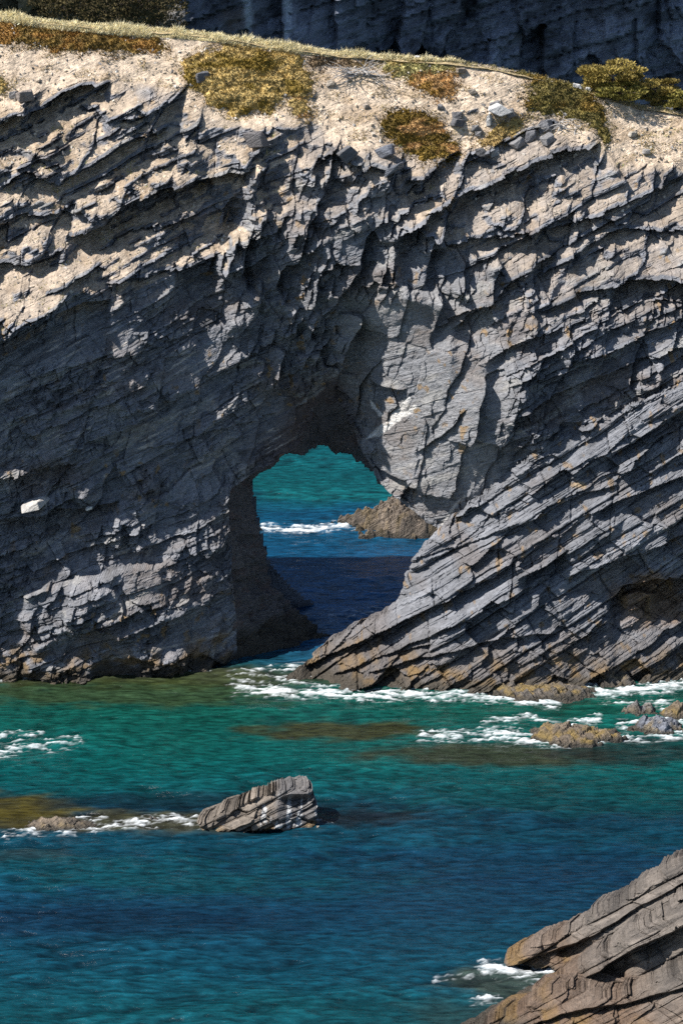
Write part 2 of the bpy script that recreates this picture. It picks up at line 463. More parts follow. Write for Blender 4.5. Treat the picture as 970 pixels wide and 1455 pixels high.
# the crest rounds off backwards
cd = np.maximum(0, 10 - (py - crest_y))
y = y + 0.0015 * cd ** 2
px2, py2 = proj(x, y, z)
cr2 = np.interp(px2, [c[0] for c in CREST], [c[1] for c in CREST]) + 2.0 * fbm(x * 1.5, z * 0, 3, 61)
hole = poly_sd(px2, py2, HOLE_F) + 3.5 * fbm(x * 1.6, z * 1.6, 3, 62)
ok = (py2 > cr2) & (hole < 6)
Yg[ii] = y
MK = np.zeros(X.shape, bool); MK[ii] = ok
# slope of the broad surface (for the soil that lies on ledges)
Yb = blur(np.where(pre, Yg, 100), 2)
fz = np.gradient(Yb, axis=0) / 0.026
fx = np.gradient(Yb, axis=1) / np.gradient(xs)[None, :] - DIP * fz
nz = blur(fz / np.sqrt(1 + fx * fx + fz * fz), 2)[ii]
zone = np.clip(0.05 + 1.0 * soil_top + np.interp(py, [120, 300, 480], [1.0, 0.85, 0.75]) * w['ledge'] + 0.55 * w['right'] * sstep(520, 300, py) + 0.45 * w['block'] * sstep(360, 260, py), 0, 1)
lay = sstep(0.48, 0.66, nz + 0.16 * fbm(x * 3, z * 3, 3, 63)) * zone
lay = np.maximum(lay, soil_top * sstep(0.12, 0.4, nz + 0.2 * fbm(x * 2, z * 2, 3, 64)))
lay = np.clip(lay, 0, 1)
Ysm = blur(np.where(pre, Yg, 98.0), 5)[ii]
y = y + (Ysm - y) * 0.8 * lay * sstep(0, 0.5, lay) - 0.02 * lay * fbm(x * 4, z * 7, 3, 88)
Yg[ii] = y; px2, py2 = proj(x, y, z)
n_l = fbm(x * 0.35, z * 0.5, 5, 65, 0.6); n_m = fbm(s * 1.3, t * 5, 4, 66)
col = SLATE[None] * (0.45 + 1.15 * tone + 0.5 * n_m)[:, None]
col = mix(col, [0.235, 0.235, 0.24], np.clip(w['fault'] * 0.75 + w['block'] * 0.3, 0, 1) * (0.7 + 0.5 * ctone))
col = mix(col, BROWN * 1.05, np.clip(0.36 * sstep(0.05, 0.45, n_l) + 0.25 * sstep(0.1, 0.5, n_m), 0, 0.6))
col = mix(col, [0.17, 0.175, 0.188], 0.6 * w['mass'] * sstep(-0.1, 0.35, n_m))
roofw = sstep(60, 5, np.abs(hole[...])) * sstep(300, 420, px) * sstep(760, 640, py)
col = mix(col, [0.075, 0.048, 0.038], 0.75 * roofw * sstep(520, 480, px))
# mineral veins on the pale fault face and painted glancing-light streaks on the massive wall
vein = sstep(0.955, 0.985, 1 - np.abs(np.sin((t * math.cos(0.35) + s * 0.36) * 7 + 0.9 * fbm(s * 0.8, t * 0.8, 2, 68)))) * w['fault'] * sstep(-0.1, 0.2, fbm(x, z, 2, 69))
col = mix(col, [0.33, 0.32, 0.30], vein * 0.6)
st = sstep(0.24, 0.34, fbm(s * 0.8, t * 9, 3, 71)) * w['mass'] * sstep(0, 0.25, fbm(s * 0.6, t * 0.8, 2, 72))
col = mix(col, [0.42, 0.38, 0.34], st * 0.75)
wv = line_d(px2, py2, [(120, 955), (160, 935), (240, 920), (325, 899)]) + 1.0 * fbm(x * 4, z * 4, 2, 73)
col = mix(col, [0.5, 0.46, 0.4], 0.7 * sstep(1.9, 0.7, wv))
wq = line_d(px2, py2, [(628, 745), (645, 720), (660, 705)]) + 1.5 * fbm(x * 4, z * 4, 2, 74)
col = mix(col, [0.5, 0.48, 0.45], 0.7 * sstep(3, 1.0, wq))
cal = np.maximum(poly_sd(px2, py2, [(520, 624), (532, 610), (548, 600), (562, 584), (580, 562), (584, 568), (572, 586), (590, 574), (596, 578), (574, 594), (556, 606), (544, 618), (530, 622)]),
                 poly_sd(px2, py2, [(524, 566), (530, 572), (545, 590), (538, 592), (528, 580)])) + 3.0 * fbm(s * 3, t * 7, 3, 83)
col = mix(col, [0.62, 0.60, 0.57], 0.9 * sstep(-0.5, 1.0, cal))
col = mix(col, [0.26, 0.155, 0.05], 0.7 * sstep(0.36, 0.46, fbm(x * 2.6, z * 2.6, 3, 84)) * sstep(-0.1, 0.3, fbm(x * 0.4, z * 0.4, 2, 85)))
wq2 = np.minimum(line_d(px2, py2, [(690, 520), (760, 470), (800, 452)]), line_d(px2, py2, [(660, 640), (745, 612), (790, 590)])) + 1.5 * fbm(x * 4, z * 4, 2, 86)
col = mix(col, [0.36, 0.34, 0.31], 0.5 * sstep(2.0, 0.6, wq2))
soilc = SOIL[None] * (1.0 + 0.5 * fbm(x * 3, z * 3, 4, 75) + 0.35 * fbm(x * 9, z * 9, 2, 76))[:, None]
soilc = mix(soilc, [0.33, 0.21, 0.10], 0.4 * sstep(0.05, 0.4, fbm(x * 0.9, z * 1.5, 3, 78)))
soilc = soilc * (0.74 + 0.26 * soil_top)[:, None]      # the dust on the lower ledges is a darker tan
col = mix(col, soilc, 0.92 * lay)
# tidal band
col = mix(col, [0.30, 0.29, 0.27], 0.55 * sstep(0.25, 0.45, fbm(s * 0.5, t * 1.6, 5, 82, 0.6)) * (1 - lay))
tide = sstep(1.3, 0.4, z + 0.5 * fbm(x * 0.8, z, 3, 79))
col = mix(col, OCHRE * 0.75, 0.75 * tide * sstep(-0.1, 0.3, fbm(x * 1.5, z * 3, 3, 80) + 0.1))
col = mix(col, WET, 0.9 * sstep(0.55, 0.2, z + 0.25 * fbm(x * 2, z, 2, 81)))
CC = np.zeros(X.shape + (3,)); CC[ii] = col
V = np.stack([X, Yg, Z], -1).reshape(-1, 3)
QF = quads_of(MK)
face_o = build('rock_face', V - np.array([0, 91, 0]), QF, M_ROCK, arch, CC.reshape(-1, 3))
X_MAIN, Yg_MAIN, Z_MAIN = X, Yg, Z
lay_main = lay
GP = (ii, px2, py2, x, y, z, lay)          # kept for planting and placing

_sel = ok & (py2 < 760)
_PX, _PY, _XYZ = px2[_sel], py2[_sel], np.stack([x, y, z], 1)[_sel]
def ground(px, py):
    """point of the arch's surface seen at this place of the picture"""
    d = (_PX - px) ** 2 + (_PY - py) ** 2
    near = np.where(d < d.min() + 6)[0]
    return _XYZ[near[np.argmin(_XYZ[near, 1])]]

# ---- the tunnel through the arch
n_t, n_u = 34, 520
fr = []
for (a, b) in HOLE_F:
    Yq = 92.0
    for _ in range(8):
        p = at(a, b, Yq); Yq = float(macro(np.array([p[0]]), np.array([p[2]]))[0])
    fr.append(at(a, b, Yq))
fr = np.array(fr); bk = np.array([at(*p) for p in HOLE_B])
fr[:, 1] -= 0.05
seg = np.concatenate([[0], np.cumsum(np.linalg.norm(np.diff(fr, axis=0), axis=1) + np.linalg.norm(np.diff(bk, axis=0), axis=1))])
q = np.linspace(0, seg[-1], n_u)
FR = np.stack([np.interp(q, seg, fr[:, k]) for k in range(3)], 1); BK = np.stack([np.interp(q, seg, bk[:, k]) for k in range(3)], 1)
cen = np.array([at(480, 780, 94)])[0]
tt = np.linspace(0, 1, n_t * 4)
G = FR[None] * (1 - tt)[:, None, None] + BK[None] * tt[:, None, None]
out = G - cen; out[..., 1] *= 0.15; out /= np.linalg.norm(out, axis=-1, keepdims=True)
G0 = G.copy()
ss_, ts_ = G[..., 0] * 0.4 + G[..., 1] * 0.9, G[..., 2] + 0.4 * G[..., 1] - 0.35 * G[..., 0]
f1, cfa = facets(ss_ / 0.8, ts_ / 0.45, 130, 1.4); f2, cfb = facets(ss_ / 0.28, ts_ / 0.18, 140, 1.2)
dd, tn, _ = layered(ss_, ts_, 0.22, 0.5, 150, gw=0.02)
push = 0.18 * (f1 - 0.5) + 0.05 * (f2 - 0.5) + 0.05 * (dd - 0.5) + 0.30 * fbm(ss_ * 0.9, ts_ * 1.3, 6, 155, 0.6)
fade = (np.clip(tt / 0.15, 0.25, 1))[:, None]
G = G - out * (push * fade)[..., None]
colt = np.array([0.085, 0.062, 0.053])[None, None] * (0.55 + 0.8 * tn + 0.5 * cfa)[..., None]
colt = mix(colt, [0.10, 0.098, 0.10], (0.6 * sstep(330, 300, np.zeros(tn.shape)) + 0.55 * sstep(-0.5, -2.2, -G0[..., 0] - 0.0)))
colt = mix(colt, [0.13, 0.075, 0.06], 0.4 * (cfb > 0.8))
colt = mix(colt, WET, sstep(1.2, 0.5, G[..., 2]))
lip = G[-1:] + out[-1:] * 0.45; lip[..., 1] += 0.35      # the lip that turns outwards on to the back of the arch
G = np.concatenate([G, lip]); colt = np.concatenate([colt, colt[-1:]])
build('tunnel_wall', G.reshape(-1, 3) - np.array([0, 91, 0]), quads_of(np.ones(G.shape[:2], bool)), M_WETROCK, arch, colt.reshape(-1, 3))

# ---- the back of the arch, towards the open water
bx = np.arange(-21.5, 21.6, 0.12); bz = np.arange(-0.7, 21, 0.12)
BX, BZ = np.meshgrid(bx, bz)
my = macro_at(BX, BZ)
ppx, ppy = proj(BX, my, BZ)
BYs = my + np.interp(BZ, [0, 6, 12, 16, 20], [4.6, 3.8, 3.0, 1.6, 0.7]) + 0.5 * fbm(BX * 0.5, BZ * 0.5, 4, 160)
hx, hz = bk[:, 0], bk[:, 2]
hb = poly_sd(BX, BZ, np.concatenate([np.stack([hx, hz], 1), [[hx[-1], -3], [hx[0], -3]]]))
MKb = (ppy > np.interp(ppx, [c[0] for c in CREST], [c[1] for c in CREST]) + 4) & (hb < -0.12)
build('back_face', np.stack([BX, BYs, BZ], -1).reshape(-1, 3) - np.array([0, 91, 0]), quads_of(MKb)[:, ::-1], M_ROCK, arch,
      np.tile(SLATE, (BX.size, 1)))
# grassy hump behind the crest
cpx = np.linspace(-380, 1380, 400); rows = []
cyv = np.interp(cpx, [c[0] for c in CREST], [c[1] for c in CREST])
tops = []
for a, b in zip(cpx, cyv):
    Yq = 97.8
    for _ in range(6):
        p = at(a, b + 3, Yq); Yq = float(macro_at(np.array([p[0]]), np.array([p[2]]))[0])
    tops.append(at(a, b + 3, Yq))
tops = np.array(tops)
for k, (dy, dz) in enumerate(((-0.15, -0.06), (0.15, -0.0), (0.45, -0.12), (0.8, -0.45), (1.1, -1.3), (1.3, -3.0))):
    r = tops.copy(); r[:, 1] += dy; r[:, 2] += dz + 0.05 * fbm(r[:, 0] * 1.5, r[:, 1] * 1.5, 3, 170); rows.append(r)
rows = np.array(rows)
build('crest_turf', rows.reshape(-1, 3) - np.array([0, 91, 0]), quads_of(np.ones(rows.shape[:2], bool)), M_ROCK, arch,
      np.tile(np.array([0.40, 0.31, 0.17]), (rows.shape[0] * rows.shape[1], 1)), smooth=True)

# ================================================================== OUTCROPS: one builder for every bedded rock that stands in the water
def outcrop(name, poly, pts, dip, step, mat, parent=None, amps=(0.3, 0.16, 0.07, 0.025), seed=0, ledges=(), colour=None, thick=1.6, rim=(14, 0.6),
            sizes=(0.8, 0.3, 0.11, 0.04), long=2.6, tide=0.8, jagpx=4.0, origin=None, facet=0.12, zmin=-0.5, tone_gain=0.9, lean=0.25, kdip=0.2):
    mac = ctrl(pts)
    W = np.array([at(*p) for p in pts])
    Wp = []
    for a, b in poly:
        Yq = float(np.mean([p[2] for p in pts]))
        for _ in range(6):
            p = at(a, b, Yq); Yq = float(mac(np.array([p[0]]), np.array([p[2]]))[0]); Yq = min(max(Yq, W[:, 1].min() - 2), W[:, 1].max() + 2)
        Wp.append(at(a, b, Yq))
    Wp = np.array(Wp)
    tg = math.tan(dip)
    x0, x1 = Wp[:, 0].min() - 0.3, Wp[:, 0].max() + 0.3
    z0, z1 = max(zmin, Wp[:, 2].min() - 0.2), Wp[:, 2].max() + 0.4
    xs = np.arange(x0, x1, step)
    tv = np.arange(z0 - tg * x1 if tg > 0 else z0 - tg * x0, z1 - tg * (x0 if tg > 0 else x1), step * (0.4 if kdip > 0.4 else 1.0))
    X, Tg = np.meshgrid(xs, tv); Z = Tg + tg * X
    pre = (Z > zmin) & (Z < z1)
    ii = np.where(pre); x, z = X[ii], Z[ii]
    gx, gz = np.arange(x0 - 0.2, x1 + 0.3, 0.1), np.arange(zmin - 0.2, z1 + 0.3, 0.1)
    if len(gx) * len(gz) < len(x):
        CG = mac(*np.meshgrid(gx, gz))
        fx, fz = (x - gx[0]) / 0.1, (z - gz[0]) / 0.1
        i, j = fx.astype(int), fz.astype(int); fx -= i; fz -= j
        y0 = (CG[j, i] * (1 - fx) + CG[j, i + 1] * fx) * (1 - fz) + (CG[j + 1, i] * (1 - fx) + CG[j + 1, i + 1] * fx) * fz
    else:
        y0 = mac(x, z)
    px, py = proj(x, y0, z)
    sd = poly_sd(px, py, poly)
    k = sd > -jagpx * 3
    ii = (ii[0][k], ii[1][k]); x, z, y0, px, py, sd = [q[k] for q in (x, z, y0, px, py, sd)]
    yr = y0 - np.median(y0)
    s = x * math.cos(dip) + z * math.sin(dip) + 0.25 * yr; t = z * math.cos(dip) - x * math.sin(dip) + kdip * yr      # the beds also dip away from the viewer
    sc = sizes[0] / 0.8
    t = t + sc * (0.2 * fbm(s * 0.18, t * 0.25, 2, seed + 31) + 0.04 * fbm(s * 0.6, t * 1.1, 2, seed + 33)) + 0.02 * fbm(s * 2.5, t * 3, 2, seed + 34)
    s = s + 0.1 * fbm(x * 1.3, z * 1.3, 3, seed + 35)
    d1, c1, _ = layered(s, t, sizes[0], sizes[0] * long, seed + 1, gw=0.03)
    d2, c2, _ = layered(s, t, sizes[1], sizes[1] * long * 1.2, seed + 2, gw=0.018)
    d3, c3, _ = layered(s, t, sizes[2], sizes[2] * 13, seed + 3, gw=0.010)
    d4, c4, _ = layered(s, t, sizes[3], sizes[3] * 24, seed + 4, groove=0.2, gw=0.008)
    f1, cf = facets(s / (1.4 * sc), t / (0.8 * sc), seed + 60, 1.4)
    br = 0.5 + 1.0 * sstep(-0.35, 0.45, fbm(s * 0.5, t * 0.9, 3, seed + 40))
    d = amps[0] * d1 + amps[1] * br * d2 + amps[2] * br * d3 + amps[3] * d4 + facet * f1
    push = (d - 0.5 * (amps[0] + amps[1])) + 0.05 * sc * fbm(x * 2, z * 2, 4, seed + 51)
    jl = 3.0 * fbm(s * 1.6, t * 1.6, 3, seed + 77)
    for L, a, f in ledges:
        push = push - ledge(px, py, L, a, f, jl)
    zf = z
    y = y0 - push * math.cos(lean); z = z + push * math.sin(lean)
    px2, py2 = proj(x, y, z)
    sd2 = poly_sd(px2, py2, poly) + jagpx * (1.2 * fbm(s * 2.6, t * 6.0, 4, seed + 62, 0.7) + 0.25 * (c3 - 0.5) + 0.5 * (c2 - .5))
    e = np.clip(1 - sd2 / rim[0], 0, 1)
    y = y + rim[1] * (1 - np.sqrt(np.maximum(0, 1 - e * e * 0.98)))
    MK = np.zeros(X.shape, bool); MK[ii] = sd2 > 0
    Yg = np.full(X.shape, y0.mean()); Yg[ii] = y; Z = Z.copy(); Z[ii] = z
    tone = 0.35 * c1 + 0.35 * c2 + 0.3 * c3
    n_m = fbm(s * 1.3, t * 5, 4, seed + 66)
    if colour is None:
        col = SLATE[None] * (0.70 + tone_gain * tone + 0.35 * n_m)[:, None]
        col = mix(col, BROWN, 0.4 * sstep(0.0, 0.5, fbm(x * 0.6, z * 0.6, 3, seed + 65)))
    else:
        col = colour(x, y, z, s, t, px2, py2, tone, n_m)
    tb = sstep(tide, tide * 0.25, z + 0.45 * tide * fbm(x * 0.9, z, 3, seed + 79))
    col = mix(col, OCHRE * 0.8, 0.8 * tb * sstep(-0.15, 0.3, fbm(x * 1.6, z * 3, 3, seed + 80) + 0.05))
    col = mix(col, WET, sstep(tide * 0.4, tide * 0.12, z + 0.1 * fbm(x * 2, z, 2, seed + 81)))
    CC = np.zeros(X.shape + (3,)); CC[ii] = col
    Q = quads_of(MK)
    V = np.stack([X, Yg, Z], -1).reshape(-1, 3); C = CC.reshape(-1, 3)
    # close the back: the outline's edge is drawn backwards in rings to a ridge under the crest
    ed = np.concatenate([Q[:, [0, 1]], Q[:, [1, 2]], Q[:, [2, 3]], Q[:, [3, 0]]])
    key = np.sort(ed, 1); key = key[:, 0].astype(np.int64) * len(V) + key[:, 1]
    uq, inv, cnt = np.unique(key, return_inverse=True, return_counts=True)
    be = ed[cnt[inv.ravel()] == 1]
    bv = np.unique(be); mp = {int(v): i for i, v in enumerate(bv)}
    be_i = np.array([[mp[int(a)], mp[int(b)]] for a, b in be])
    base = V[bv]; cen = base.mean(0)
    prev = bv; allV = [V]; allC = [C]; allQ = [Q]; n0 = len(V)
    for sc_, dy, dr in ((0.99, 0.3, 0.02), (0.93, 0.7, 0.1), (0.7, 1.0, 0.45), (0.25, 1.1, 0.7)):
        r = cen + (base - cen) * np.array([sc_, 1, sc_]); r[:, 1] = base[:, 1] * (1 - dr) + cen[1] * dr + thick * dy
        r[:, 2] = np.minimum(r[:, 2], base[:, 2])
        ids = n0 + np.arange(len(bv)); n0 += len(bv)
        allV.append(r); allC.append(C[bv])
        allQ.append(np.stack([prev[be_i[:, 1]], prev[be_i[:, 0]], ids[be_i[:, 0]], ids[be_i[:, 1]]], 1)); prev = ids
    org = np.zeros(3) if origin is None else np.asarray(origin)
    o = build(name, np.concatenate(allV) - org, np.concatenate(allQ), mat, parent, np.concatenate(allC))
    if parent is None: o.location = org
    return o, (px2[sd2 > 0], py2[sd2 > 0], np.stack([x, y, z], 1)[sd2 > 0])

# ---- the slabby buttress in front of the arch's right leg (a part of the arch)
B_POLY = [(402, 966), (425, 950), (447, 930), (472, 908), (520, 882), (548, 868), (567, 852), (573, 825), (590, 792), (602, 775), (632, 748), (665, 720), (700, 694), (745, 652),
          (775, 630), (830, 606), (880, 584), (970, 542), (1100, 490), (1380, 400), (1380, 1020), (400, 1020)]
B_PTS = [(380, 970, 88.6), (405, 968, 88.7), (480, 978, 88.2), (550, 981, 87.9), (640, 982, 87.9), (720, 978, 88.1), (800, 972, 88.4), (870, 968, 88.6), (970, 962, 89.0), (1300, 950, 89.0),
         (447, 932, 90.0), (472, 910, 90.4), (520, 885, 90.5), (567, 855, 90.8), (600, 778, 91.3), (632, 750, 91.6), (700, 697, 91.6), (760, 642, 91.5), (830, 608, 91.5), (970, 546, 91.9), (1300, 430, 92.5),
         (520, 930, 89.3), (600, 920, 88.9), (600, 860, 89.9), (650, 880, 89.1), (660, 800, 90.3), (720, 760, 90.4), (740, 840, 89.4), (700, 920, 88.7),
         (800, 700, 90.7), (800, 800, 90.0), (800, 900, 89.2), (880, 650, 91.0), (880, 760, 90.0), (900, 860, 90.2), (930, 930, 89.2), (970, 640, 91.3), (970, 760, 90.2), (970, 860, 90.6), (1300, 700, 90.5)]
B_LEDGES = [([(430, 948), (520, 905), (600, 868), (700, 820), (730, 800)], 0.55, 22),
            ([(470, 960), (560, 925), (660, 880), (760, 830)], 0.3, 16),
            ([(735, 822), (770, 806), (806, 780)], 0.7, 22),
            ([(800, 822), (860, 800), (910, 785), (990, 752)], 0.5, 26),
            ([(840, 730), (880, 710), (930, 692), (990, 668)], 0.55, 20),
            ([(862, 645), (900, 628), (940, 600), (990, 575)], 0.45, 40),
            ([(862, 858), (884, 832), (930, 822), (990, 822)], 0.9, 46), ([(880, 850), (905, 838), (935, 846)], -0.7, 24),
            ([(640, 842), (690, 822), (740, 790)], 0.2, 14),
            ([(700, 760), (760, 735), (830, 700), (880, 690)], 0.25, 16),
            ([(520, 955), (620, 930), (720, 905), (790, 900)], 0.3, 14),
            ([(600, 800), (680, 765), (740, 740)], 0.2, 10)]
def butt_col(x, y, z, s, t, px, py, tone, nm):
    c = np.array([0.155, 0.160, 0.175])[None] * (0.62 + 0.75 * tone + 0.4 * nm)[:, None]
    c = mix(c, BROWN * 1.1, 0.3 * sstep(0.0, 0.5, fbm(x * 0.5, z * 0.6, 3, 265)))
    c = mix(c, [0.20, 0.125, 0.07], 0.85 * sstep(22, -5, np.hypot((px - 925) * 0.75, py - 852) - 30 + 14 * fbm(x * 1.5, z * 1.5, 3, 268)))
    c = mix(c, [0.24, 0.15, 0.06], 0.6 * sstep(0.36, 0.46, fbm(x * 2.4, z * 2.4, 3, 269)))
    c = mix(c, [0.42, 0.28, 0.12], 0.6 * sstep(12, 2, np.hypot(px - 825, (py - 690) * 1.5) + 8 * fbm(x * 3, z * 3, 2, 266)))
    low = sstep(2.2, 0.6, z + 0.5 * fbm(x * 0.6, z, 3, 267))
    c = mix(c, [0.085, 0.066, 0.05], 0.6 * low)
    return c
butt, BG = outcrop('buttress', B_POLY, B_PTS, radians(32), 0.027, M_BUTT, arch, amps=(0.32, 0.17, 0.085, 0.03), seed=200, ledges=B_LEDGES, colour=butt_col,
                   origin=(0, 91, 0), thick=1.2, rim=(9, 0.45), tide=1.15, long=2.4, facet=0.3, zmin=-0.6)

# ================================================================== WATER
wx = grid_axes(-17, 17, 0.075, 2500, 120); wy = grid_axes(58, 118, 0.062, 2500, 120)
wy = wy[wy > -900]
WX, WY = np.meshgrid(wx, wy)
ppx, ppy = proj(WX, WY, 0 * WX)
nearm = ((WY > 40) & (WY < 190) & (np.abs(WX) < 45)).astype(float)
hgt = np.zeros(WX.shape)
def wave(lx, ly, amp, seed, ang=0.0, ridge=0.0):
    u = (WX * math.cos(ang) + WY * math.sin(ang)) / lx; v = (-WX * math.sin(ang) + WY * math.cos(ang)) / ly
    g = gnoise(u, v, seed)
    if ridge: g = g * (1 - ridge) + ridge * (0.25 - np.abs(g))
    return amp * g
gust = 0.35 + 1.15 * sstep(-0.4, 0.4, fbm(WX * 0.07, WY * 0.16, 4, 300, 0.6))
hgt = (wave(6.5, 3.0, 0.14, 301, 0.12) + wave(2.6, 1.1, 0.11, 302, -0.15, 0.3) + wave(1.5, 0.5, 0.11, 303, 0.12, 0.3) + wave(0.85, 0.30, 0.07, 304, -0.08, 0.3) + wave(0.5, 0.18, 0.035, 305, 0.05, 0.2)) * gust
calm = np.ones(WX.shape)
hgt = hgt * nearm
# shallows and depths: colour of the water body, mostly over sand, weed and deep floor, with sky blue painted in
nz1 = fbm(WX * 0.12, WY * 0.2, 4, 310); nz2 = fbm(WX * 0.5, WY * 1.0, 3, 311)
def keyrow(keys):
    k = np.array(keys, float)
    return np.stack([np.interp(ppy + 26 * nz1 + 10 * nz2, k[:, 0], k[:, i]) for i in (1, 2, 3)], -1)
wc = keyrow([(0, .004, .05, .07), (560, .004, .05, .07), (640, .004, .11, .13), (700, .004, .12, .13), (735, .004, .085, .17), (780, .004, .08, .17), (850, .006, .11, .28), (905, .014, .11, .24), (950, .012, .07, .06), (1000, .006, .10, .075),  # rows inside the hole painted brighter to lift the arch's shadow
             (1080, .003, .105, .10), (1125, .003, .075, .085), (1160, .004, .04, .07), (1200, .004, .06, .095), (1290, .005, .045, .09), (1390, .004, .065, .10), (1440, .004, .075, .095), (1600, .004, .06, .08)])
def spot(cx, cy, rx, ry, seed):
    r = np.hypot((ppx - cx) / rx, (ppy - cy) / ry)
    return sstep(1.25, 0.55, r + 0.5 * fbm(WX * 0.8, WY * 1.6, 4, seed))
for (cx, cy, rx, ry, c, a, sd_) in [
    (480, 1038, 140, 15, (.050, .046, .012), 0.9, 1), (700, 1072, 190, 18, (.040, .040, .016), 0.85, 2), (910, 1068, 140, 22, (.012, .018, .02), 0.7, 3), (15, 1152, 95, 26, (.10, .08, .012), 0.95, 4),
    (200, 1170, 210, 17, (.06, .052, .018), 0.85, 5), (170, 962, 340, 16, (.075, .066, .02), 0.7, 6), (190, 985, 260, 20, (.05, .07, .02), 0.7, 7),
    (500, 1160, 110, 14, (.012, .016, .02), 0.8, 8), (730, 1395, 110, 26, (.05, .055, .025), 0.7, 9), (40, 1215, 70, 12, (.03, .035, .02), 0.5, 10),  # the first patch darkens the water right of the wedge rock
    (690, 1440, 110, 30, (.05, .06, .035), 0.6, 11), (850, 1005, 130, 12, (.006, .075, .05), 0.6, 12), (250, 1140, 300, 12, (.006, .02, .03), 0.6, 13), (820, 1135, 260, 26, (.004, .07, .07), 0.5, 14),
    (300, 1240, 330, 34, (.004, .075, .095), 0.7, 15), (150, 1240, 260, 20, (.004, .07, .09), 0.4, 16), (120, 1310, 330, 22, (.004, .018, .045), 0.55, 17), (700, 1230, 420, 34, (.004, .03, .075), 0.55, 18), (560, 1440, 300, 30, (.004, .07, .085), 0.5, 19)]:
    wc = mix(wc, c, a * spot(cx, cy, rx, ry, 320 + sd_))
# foam: breakers along the rocks, drifting streaks, one painted sky reflection, each where it lies on the water
foam = np.zeros(WX.shape)
FN = fbm(WX * 1.1, WY * 4.2, 6, 350, 0.78); FN2 = fbm(WX * 3.5, WY * 9, 3, 351)
for (L, wd, sdn) in [
    ([(340, 978), (400, 984), (470, 987), (540, 989), (600, 987), (660, 990), (700, 994), (790, 997)], 6.5, 1.05),
    ([(395, 964), (430, 974), (500, 982), (640, 986), (730, 980), (830, 972)], 4.5, 0.75),
    ([(815, 972), (860, 984), (900, 982), (975, 972), (1100, 962)], 8, 1.05), ([(930, 966), (1000, 962)], 7, 1.0),
    ([(690, 1026), (750, 1021), (800, 1030), (850, 1022)], 6, 0.75), ([(600, 1046), (670, 1044), (705, 1048), (765, 1052)], 7, 0.95), ([(705, 1044), (735, 1046), (765, 1050)], 7, 1.1),
    ([(700, 1048), (770, 1056), (870, 1050), (980, 1044), (1100, 1044)], 6, 0.8), ([(880, 1030), (940, 1028), (985, 1024)], 6, 0.7), ([(860, 1000), (900, 998), (985, 1010)], 6, 0.6),
    ([(-20, 1068), (40, 1064), (110, 1055)], 9, 0.62), ([(0, 1046), (60, 1044)], 6, 0.45), ([(10, 1188), (60, 1180), (130, 1178), (230, 1170), (290, 1174)], 6, 0.78), ([(100, 1166), (150, 1167)], 5, 0.75),
    ([(376, 750), (430, 752), (492, 747)], 4.5, 1.2), ([(490, 752), (560, 757), (640, 756)], 2.5, 0.5),
    ([(688, 1376), (740, 1384), (808, 1378)], 9, 0.95), ([(670, 1419), (705, 1417)], 6, 0.75), ([(745, 1405), (775, 1398)], 5, 0.6), ([(620, 1390), (700, 1384)], 6, 0.4),
    ([(340, 990), (420, 962), (460, 940)], 12, 0.42), ([(330, 965), (380, 955), (440, 950)], 10, 0.45), ([(470, 880), (550, 868), (570, 860)], 7, 0.42), ([(-50, 966), (150, 960), (300, 952)], 3, 0.4),  # the third streak is a pale sky reflection painted as foam
    ([(440, 1172), (470, 1170)], 4, 0.4), ([(280, 1176), (360, 1180), (450, 1170)], 2.5, 0.55), ([(200, 1165), (300, 1160)], 5, 0.45)]:
    dl = line_d(ppx, ppy, L)
    foam = np.maximum(foam, sdn * (0.68 * np.exp(-(dl / wd) ** 2 * 0.9) + 0.32 * np.exp(-dl / (1.8 * wd))))
foam = 0.92 * foam + (1.05 * FN + 0.35 * FN2 + 0.45 * (0.18 - np.abs(fbm(WX * 1.6 + FN, WY * 3.2, 4, 352)))) * sstep(0.02, 0.3, foam)
hgt = hgt + 0.07 * sstep(0.5, 1.1, foam) * (0.6 + 0.8 * np.abs(FN2)) * nearm
m, n, l, b = node_mat('sea_water')
vc = n.new('ShaderNodeVertexColor'); vc.layer_name = 'Col'
fa = n.new('ShaderNodeAttribute'); fa.attribute_name = 'foam'
co = n.new('ShaderNodeTexCoord')
mp = n.new('ShaderNodeMapping'); mp.inputs['Scale'].default_value = (1.5, 5.0, 1.5); l.new(co.outputs['Object'], mp.inputs['Vector'])
nn = n.new('ShaderNodeTexNoise'); nn.inputs['Scale'].default_value = 1.3; nn.inputs['Detail'].default_value = 5; nn.inputs['Roughness'].default_value = 0.6; l.new(mp.outputs[0], nn.inputs['Vector'])
bp = n.new('ShaderNodeBump'); bp.inputs['Strength'].default_value = 1.0; bp.inputs['Distance'].default_value = 0.075; l.new(nn.outputs['Fac'], bp.inputs['Height'])
fn = n.new('ShaderNodeTexNoise'); fn.inputs['Scale'].default_value = 3.2; fn.inputs['Detail'].default_value = 8; fn.inputs['Roughness'].default_value = 0.78; l.new(mp.outputs[0], fn.inputs['Vector'])
sb = n.new('ShaderNodeMath'); sb.operation = 'MULTIPLY_ADD'; sb.inputs[1].default_value = 0.9; sb.inputs[2].default_value = -0.45; l.new(fn.outputs['Fac'], sb.inputs[0])
ad = n.new('ShaderNodeMath'); ad.operation = 'ADD'; l.new(fa.outputs['Fac'], ad.inputs[0]); l.new(sb.outputs[0], ad.inputs[1])
fr_ = n.new('ShaderNodeMapRange'); fr_.interpolation_type = 'SMOOTHSTEP'; SC.cycles.sample_clamp_direct = 0.9; SC.cycles.sample_clamp_indirect = 2.0; fr_.inputs['From Min'].default_value = 0.28; fr_.inputs['From Max'].default_value = 1.65; l.new(ad.outputs[0], fr_.inputs['Value'])
